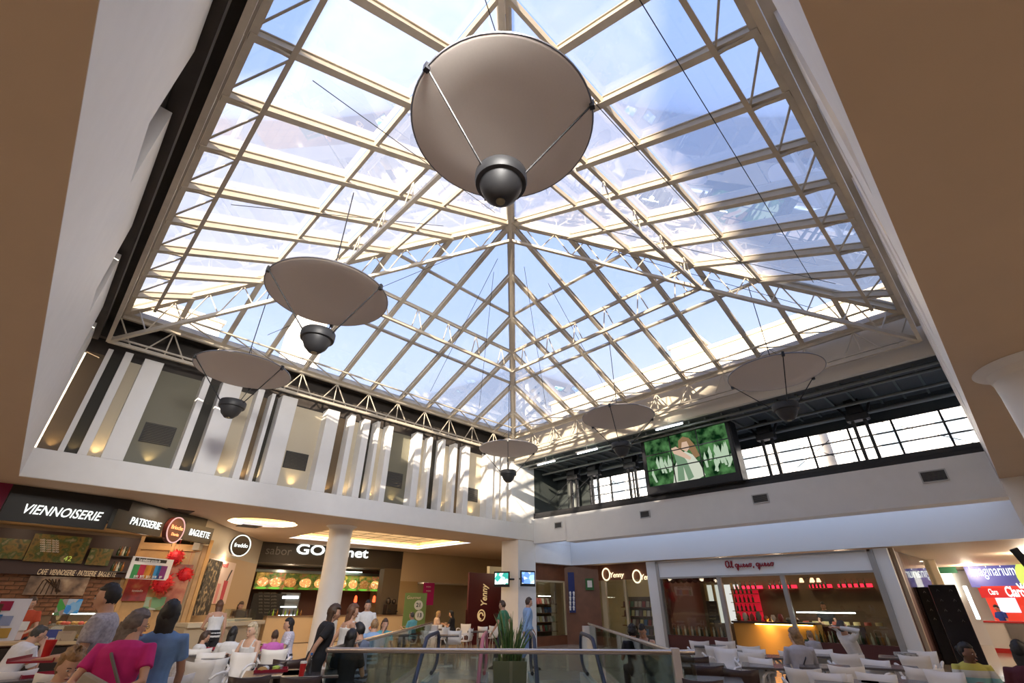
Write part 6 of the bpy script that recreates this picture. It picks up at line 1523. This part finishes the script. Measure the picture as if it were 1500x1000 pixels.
    o = obj('top', sc(q), tm, root); r_ = o.modifiers.new('fuse', 'REMESH'); r_.mode = 'VOXEL'; r_.voxel_size = max(vox, .011)*s; r_.use_smooth_shade = True
    sm_ = o.modifiers.new('soft', 'SMOOTH'); sm_.factor = .5; sm_.iterations = 2
    bm_ = bottom if bottom and bottom != 'dress' else cloth('dark_trousers', (.02, .02, .028))
    q = MB()
    rr = []
    for z, a, b_, y in rings[:4]:
        p_ = [Vector(((a*slim+.02)*math.cos(2*PI*j/16), y+(b_+.02)*math.sin(2*PI*j/16), z)) for j in range(16)]
        rr.append([Vector((p.x, p.y, p.z-.92+hipz)) for p in p_])
    q.loft(rr)
    for hp, kn, an in LG: q.tube([hp+Vector((0, 0, .03)), hp.lerp(kn, .3), kn, kn.lerp(an, .4), an+Vector((0, 0, .02))], [.10, .096, .07, .066, .055], 12)
    o = obj('trousers', sc(q), bm_, root); r_ = o.modifiers.new('fuse', 'REMESH'); r_.mode = 'VOXEL'; r_.voxel_size = max(vox, .013)*s; r_.use_smooth_shade = True
    for hp, kn, an in LG:
        q = MB(); q.loft([[(an.x+w_*math.cos(2*PI*j/12), an.y+y_+l_*math.sin(2*PI*j/12), z_) for j in range(12)] for z_, w_, l_, y_ in ((an.z-.09+.002, .042, .125, .06), (an.z-.05, .042, .12, .055), (an.z-.01, .035, .06, .0), (an.z+.03, .036, .045, -.005))])
        obj('shoe', sc(q), mat('dark_shoe', (.03, .025, .02), .5), root, smooth=True)
    if extras: extras(root, s, tp, AR, HM, sc)
    return root
def seat_at(px, py, z=1.26, fwd=0.0): P = onz(px, py, z); return P
def away(P): return math.atan2(P[1], P[0])
W_ = cloth('white', (.68, .67, .66)); WS = cloth('white_shirt', (.62, .62, .66)); MG = cloth('magenta', (.50, .015, .16)); BLU = cloth('denim_blue', (.13, .24, .45)); BK_ = cloth('black', (.015, .015, .018))
GRY = cloth('grey', (.42, .41, .45)); PNK = cloth('pink', (.58, .14, .45)); TEAL = cloth('teal', (.12, .38, .42)); LBL = cloth('light_blue', (.25, .38, .60))
STR = cloth('striped_beige', (.45, .42, .40), .25, 60); GRS = cloth('grey_stripe', (.36, .34, .38), .25, 40); FLW = cloth('floral_white', (.55, .52, .60), .35, 50)
RNB = pattern('rainbow_cloth', [(.60, .55, .12), (.55, .08, .20), (.25, .50, .52), (.60, .45, .15), (.30, .45, .60)], 1, rough=.85)
def rainbow():
    M = bpy.data.materials.new('rainbow_shirt'); M.use_nodes = True; t = M.node_tree; b = t.nodes['Principled BSDF']; c = t.nodes.new('ShaderNodeTexCoord'); s_ = t.nodes.new('ShaderNodeSeparateXYZ'); r = t.nodes.new('ShaderNodeValToRGB')
    mr = t.nodes.new('ShaderNodeMapRange'); mr.inputs['From Min'].default_value = .45; mr.inputs['From Max'].default_value = 1.0
    t.links.new(c.outputs['Object'], s_.inputs[0]); t.links.new(s_.outputs['Z'], mr.inputs[0]); t.links.new(mr.outputs[0], r.inputs[0]); t.links.new(r.outputs[0], b.inputs['Base Color'])
    r.color_ramp.interpolation = 'CONSTANT'; el = r.color_ramp.elements; cols = [(.6, .5, .15), (.2, .45, .45), (.6, .5, .15), (.25, .5, .5), (.6, .6, .55), (.55, .5, .1), (.5, .03, .12)]
    el[0].color = (*cols[0], 1); el[1].position = .9; el[1].color = (*cols[-1], 1)
    for i, cc in enumerate(cols[1:-1], 1): k_ = el.new(i*.14); k_.color = (*cc, 1)
    b.inputs['Roughness'].default_value = .85; return M
RNB = rainbow()
def ex_bag(root, s, tp, AR, HM, sc):
    q = MB(); q.tube([tp((-.15, .03, 1.42)), tp((-.02, -.17, 1.30)), tp((.14, -.19, 1.08)), tp((.22, -.14, .95))], .014, 6); obj('bag_strap', sc(q), mat('khaki_strap', (.13, .11, .09), .8), root, smooth=True)
    q = MB(); q.hexa([tp(p) for p in ((-.32, -.26, .82), (.22, -.28, .74), (.24, -.20, .74), (-.30, -.18, .82), (-.16, -.23, 1.20), (.16, -.25, 1.06), (.17, -.18, 1.06), (-.15, -.16, 1.20))]); obj('tote_bag', sc(q), mat('tote', (.30, .25, .19), .8, noise=.1), root, bevel=.02)
    q = MB(); q.hexa([tp(p) for p in ((-.02, -.29, .84), (.14, -.296, .81), (.14, -.27, .81), (-.02, -.27, .84), (.03, -.268, 1.04), (.13, -.272, 1.0), (.13, -.24, 1.0), (.03, -.24, 1.04))]); obj('tote_print', sc(q), pattern('tote_face', [(.08, .06, .05), (.35, .28, .22)], 9, kind='noise'), root)
def ex_glasses(root, s, tp, AR, HM, sc):
    q = MB()
    for sx in (-1, 1): q.tube([(sx*.03+.02*math.cos(i*PI/6), .1, .004+.016*math.sin(i*PI/6)) for i in range(12)], .002, 4, True); q.tube([(sx*.05, .098, .006), (sx*.078, -.01, .004)], .002, 4)
    obj('glasses', sc(q.xf(HM)), BLACK, root)
def ex_phone(root, s, tp, AR, HM, sc):
    ex_glasses(root, s, tp, AR, HM, sc); p = Vector(AR[1][1])+Vector((-.02, .09, .03)); q = MB(); q.box(p, (.07, .014, .13), .5); obj('phone', sc(q), mat('white_phone', (.7, .7, .7), .3), root)
def ex_tray(root, s, tp, AR, HM, sc):
    q = MB(); c_ = tp((0, .36, 1.09)); q.box(c_, (.44, .32, .015)).box(c_+Vector((0, .16, .015)), (.44, .01, .03)).box(c_+Vector((0, -.16, .015)), (.44, .01, .03)); obj('tray', sc(q), RED, root)
    q = MB(); q.lathe([(.03, 0), (.042, .13), (.042, .14)], 14, c_+Vector((.05, 0, .01))); obj('cup', sc(q), CUPR, root, smooth=True)
def ex_strap(root, s, tp, AR, HM, sc):
    q = MB(); q.tube([tp((.12, .0, 1.42)), tp((.02, -.14, 1.25)), tp((-.16, -.12, .98))], .009, 5); obj('bag_strap', sc(q), BLACK, root)
def ex_gloves(root, s, tp, AR, HM, sc):
    for k_ in (0, 1):
        p = Vector(AR[k_][1]); e_ = Vector(AR[k_][0]); d = (p-e_).normalized(); q = MB(); q.ell(p+d*.06, (.05, .055, .05), 10, 8); obj('glove', sc(q), mat('orange_glove', (.75, .16, .02), .5), root, smooth=True)
P = seat_at(32, 913, 1.26); person('balding man in a white short sleeved shirt leaning on the table with a phone', P, away(P)-1.1, 1.72, 'sit', 0, ('grey_dark', 'bald'), WS, 'short', None, ('table', 'chin'), .38, (.1, .1), .008, extras=ex_phone)
P = seat_at(103, 947, 1.20); person('older woman with short curly fair hair sipping a drink, in a beige jacket', P, away(P)+PI+.45, 1.58, 'sit', 2, ('sandy', 'curly'), cloth('beige_jacket', (.45, .40, .38)), 'long', None, ('eat', 'table'), .12, (0, .35), .008)
P = ond(195, 905, 5.5); person('woman in a magenta T-shirt with grey hair, hands clasped behind her over a bag', P, away(P)-.35, 1.49, 'stand', 0, ('grey', 'bob'), MG, 'short', cloth('khaki', (.2, .17, .13)), 'behind', .16, (-.75, 0), .0075, 1.12, extras=lambda *a: (ex_bag(*a), ex_glasses(*a)))
P = ond(249, 895, 5.8); person('woman in a light blue blouse with dark shoulder length hair, seen from behind', P, away(P)-.2, 1.55, 'stand', 1, ('black', 'bob'), BLU, 'short', cloth('denim', (.05, .09, .2)), 'walkf', .02, (.1, 0), .0085, extras=None)
P = seat_at(272, 934, 1.12); person('child with brown hair in a beige striped shirt beside the woman in blue', P, away(P)+1.9, 1.42, 'sit', 1, ('auburn', 'short'), STR, 'short', None, 'table', .1, (0, .1), .011)
P = ond(165, 880, 6.6); person('man in a grey patterned T-shirt walking with a red tray and a red cup', P, away(P)+1.3, 1.70, 'walk', 0, ('black', 'short'), GRS, 'short', cloth('grey_shorts', (.2, .2, .25)), 'tray', .05, (0, 0), .011, 1.1, extras=ex_tray)
P = ond(43, 890, 15.2); person('bakery worker in an orange red shirt behind the counter', P, away(P)+PI, 1.62, 'stand', 0, ('brown', 'short'), cloth('orange_red', (.45, .06, .02)), 'short', None, 'table', .1, (0, .2), .016)
P = ond(319, 900, 14.6); person('woman in a white sleeveless top and black trousers leaning on the smoothie counter', P, away(P)+.2, 1.58, 'stand', 0, ('auburn', 'long'), W_, 'none', BK_, ('table', 'down'), .12, (0, 0), .014)
P = ond(352, 890, 18.9); person('worker behind the smoothie counter, only head and shoulders showing', P, away(P)+PI, 1.55, 'stand', 1, ('brown', 'bob'), BK_, 'short', None, 'table', .1, (.4, .2), .016)
P = seat_at(297, 921, 1.10); person('girl in a white T-shirt with dark hair tied back at the left group', P, away(P)-1.2, 1.42, 'sit', 0, ('brown', 'tail'), W_, 'short', None, 'table', .12, (0, .2), .013)
P = seat_at(343, 915, 1.18); person('girl in white with long dark hair seen from behind before the fair haired woman', P, away(P)-.2, 1.52, 'sit', 0, ('black', 'long'), W_, 'short', None, 'table', .1, (0, 0), .013)
P = seat_at(376, 910, 1.24); person('fair haired woman with a fringed bob in a white sleeveless top facing left', P, away(P)+PI-.7, 1.62, 'sit', 2, ('pale', 'bob'), W_, 'none', None, 'table', .08, (0, .1), .011)
P = seat_at(406, 919, 1.10); person('child in a pink T-shirt with a brown strap across the back', P, away(P)+.1, 1.40, 'sit', 1, ('brown', 'short'), PNK, 'short', None, 'table', .1, (0, .1), .013, extras=ex_strap)
P = seat_at(430, 905, 1.25); person('woman in a flowery white top with long black hair beside the pink child', P, away(P)+1.7, 1.66, 'sit', 0, ('black', 'long'), FLW, 'short', None, 'table', .08, (0, 0), .012)
P = ond(474, 900, 8.3); person('woman in a black top and trousers with long dark hair hurrying past the round column', P, away(P)-1.3, 1.54, 'walk', 0, ('brown', 'long'), BK_, 'short', BK_, ('walkf', 'walkb'), .22, (0, 0), .012)
P = ond(510, 900, 9.2); person('woman in a white sleeveless top with auburn hair walking behind the railing', P, away(P)-1.2, 1.53, 'walk', 0, ('auburn', 'bob'), W_, 'none', cloth('grey_shorts', (.2, .2, .25)), ('walkb', 'walkf'), .1, (0, 0), .012)
P = ond(537, 900, 13.4); person('grill worker in a white shirt with orange gloves and dark hair', P, away(P)+PI, 1.60, 'stand', 0, ('black', 'short'), W_, 'short', None, 'tray', .05, (0, .1), .013, extras=ex_gloves)
P = seat_at(514, 920, 1.22); person('seated person with long black hair seen over the left railing', P, away(P)-.3, 1.6, 'sit', 0, ('black', 'long'), BK_, 'short', None, 'table', .1, (0, .1), .013)
P = seat_at(534, 914, 1.24); person('seated man with short black hair seen over the left railing', P, away(P)+1.0, 1.68, 'sit', 0, ('black', 'short'), cloth('blue_grey', (.15, .18, .25)), 'short', None, 'table', .1, (0, .2), .013)
P = seat_at(549, 906, 1.25); person('seated person with fair short hair in a light blue shirt, back turned', P, away(P)-.2, 1.65, 'sit', 0, ('sandy', 'short'), LBL, 'short', None, 'table', .1, (0, 0), .013)
P = seat_at(563, 904, 1.24); person('woman with long brown hair facing us with her hand at her face', P, away(P)+PI+.3, 1.62, 'sit', 0, ('brown', 'long'), TEAL, 'short', None, ('table', 'chin'), .15, (0, 0), .012)
P = seat_at(607, 896, 1.27); person('bald man in a teal shirt seated before the green poster', P, away(P)+.9, 1.70, 'sit', 1, ('grey_dark', 'bald'), TEAL, 'short', None, 'table', .12, (0, .1), .014)
P = seat_at(640, 894, 1.26); person('blonde woman with long hair in a pale top seated by the alcove, facing right', P, away(P)-1.3, 1.65, 'sit', 2, ('blonde', 'long'), cloth('peach', (.6, .45, .38)), 'short', None, 'table', .1, (0, .1), .014)
P = seat_at(664, 894, 1.27); person('person with dark hair and black top opposite the blonde woman', P, away(P)+1.3, 1.68, 'sit', 0, ('black', 'bob'), BK_, 'short', None, 'table', .1, (0, .1), .014)
P = ond(772, 900, 14.9); person('man in a blue shirt and jeans walking past the corner pier', P, away(P)-1.2, 1.70, 'walk', 0, ('brown', 'short'), LBL, 'long', cloth('jeans', (.12, .18, .32)), ('walkf', 'walkb'), .06, (0, 0), .013)
P = ond(738, 900, 15.1); person('person in a green top half hidden by the spiky plant', P, away(P)+1.2, 1.62, 'walk', 0, ('brown', 'short'), cloth('green', (.05, .2, .1)), 'short', None, ('walkf', 'walkb'), .05, (0, 0), .014)
P = seat_at(941, 911, 1.24); person('woman with black hair in a black vest looking down beyond the right railing', P, away(P)+PI-.2, 1.62, 'sit', 0, ('black', 'bun'), BK_, 'none', None, 'table', .15, (0, .5), .012)
P = seat_at(926, 915, 1.20); person('person with curly black hair seen from behind next to the woman in the black vest', P, away(P)+.2, 1.58, 'sit', 1, ('black', 'curly'), BK_, 'short', None, 'table', .08, (0, 0), .013)
P = seat_at(1163, 918, 1.24); person('woman in a grey top with long fair hair and a thin black strap, turned away', P, away(P)+.35, 1.62, 'sit', 2, ('sandy', 'long'), GRY, 'long', None, ('table', 'table'), .10, (.5, 0), .009, 1.08, extras=ex_strap)
P = seat_at(1182, 919, 1.10); person('child mostly hidden behind the woman in grey', P+Vector((.5, .1, 0)), away(P)+.5, 1.35, 'sit', 2, ('sandy', 'short'), GRY, 'long', None, 'table', .1, (0, 0), .013)
P = seat_at(1242, 912, 1.24); person('man in a white shirt stretching with both hands behind his head', P, away(P)-1.0, 1.72, 'sit', 0, ('grey_dark', 'short'), W_, 'long', None, 'headback', -.25, (.2, -.1), .010)
P = seat_at(1405, 936, 1.17); person('girl in a rainbow striped T-shirt with tied back dark curls looking right', P, away(P)+PI+.25, 1.52, 'sit', 3, ('black', 'bun'), RNB, 'short', None, 'table', .16, (.75, .0), .008)
P = seat_at(1488, 940, 1.20); person('person with long dark hair at the right edge, in a dark red top', P, away(P)-.1, 1.6, 'sit', 0, ('black', 'long'), cloth('dark_red', (.08, .01, .02)), 'short', None, 'table', .05, (0, 0), .010)
P = ond(1466, 895, 29.6); person('clerk with short black hair in a blue shirt behind the phone kiosk counter', P, away(P)+PI-.8, 1.62, 'stand', 0, ('black', 'short'), cloth('royal_blue', (.02, .06, .28)), 'short', None, 'table', .15, (0, .3), .018)
P = ond(1208, 895, 21.2); person('shop worker with dark hair behind the cheese display case', P, away(P)+PI, 1.66, 'stand', 0, ('black', 'short'), BK_, 'short', None, 'table', .1, (0, .2), .018)
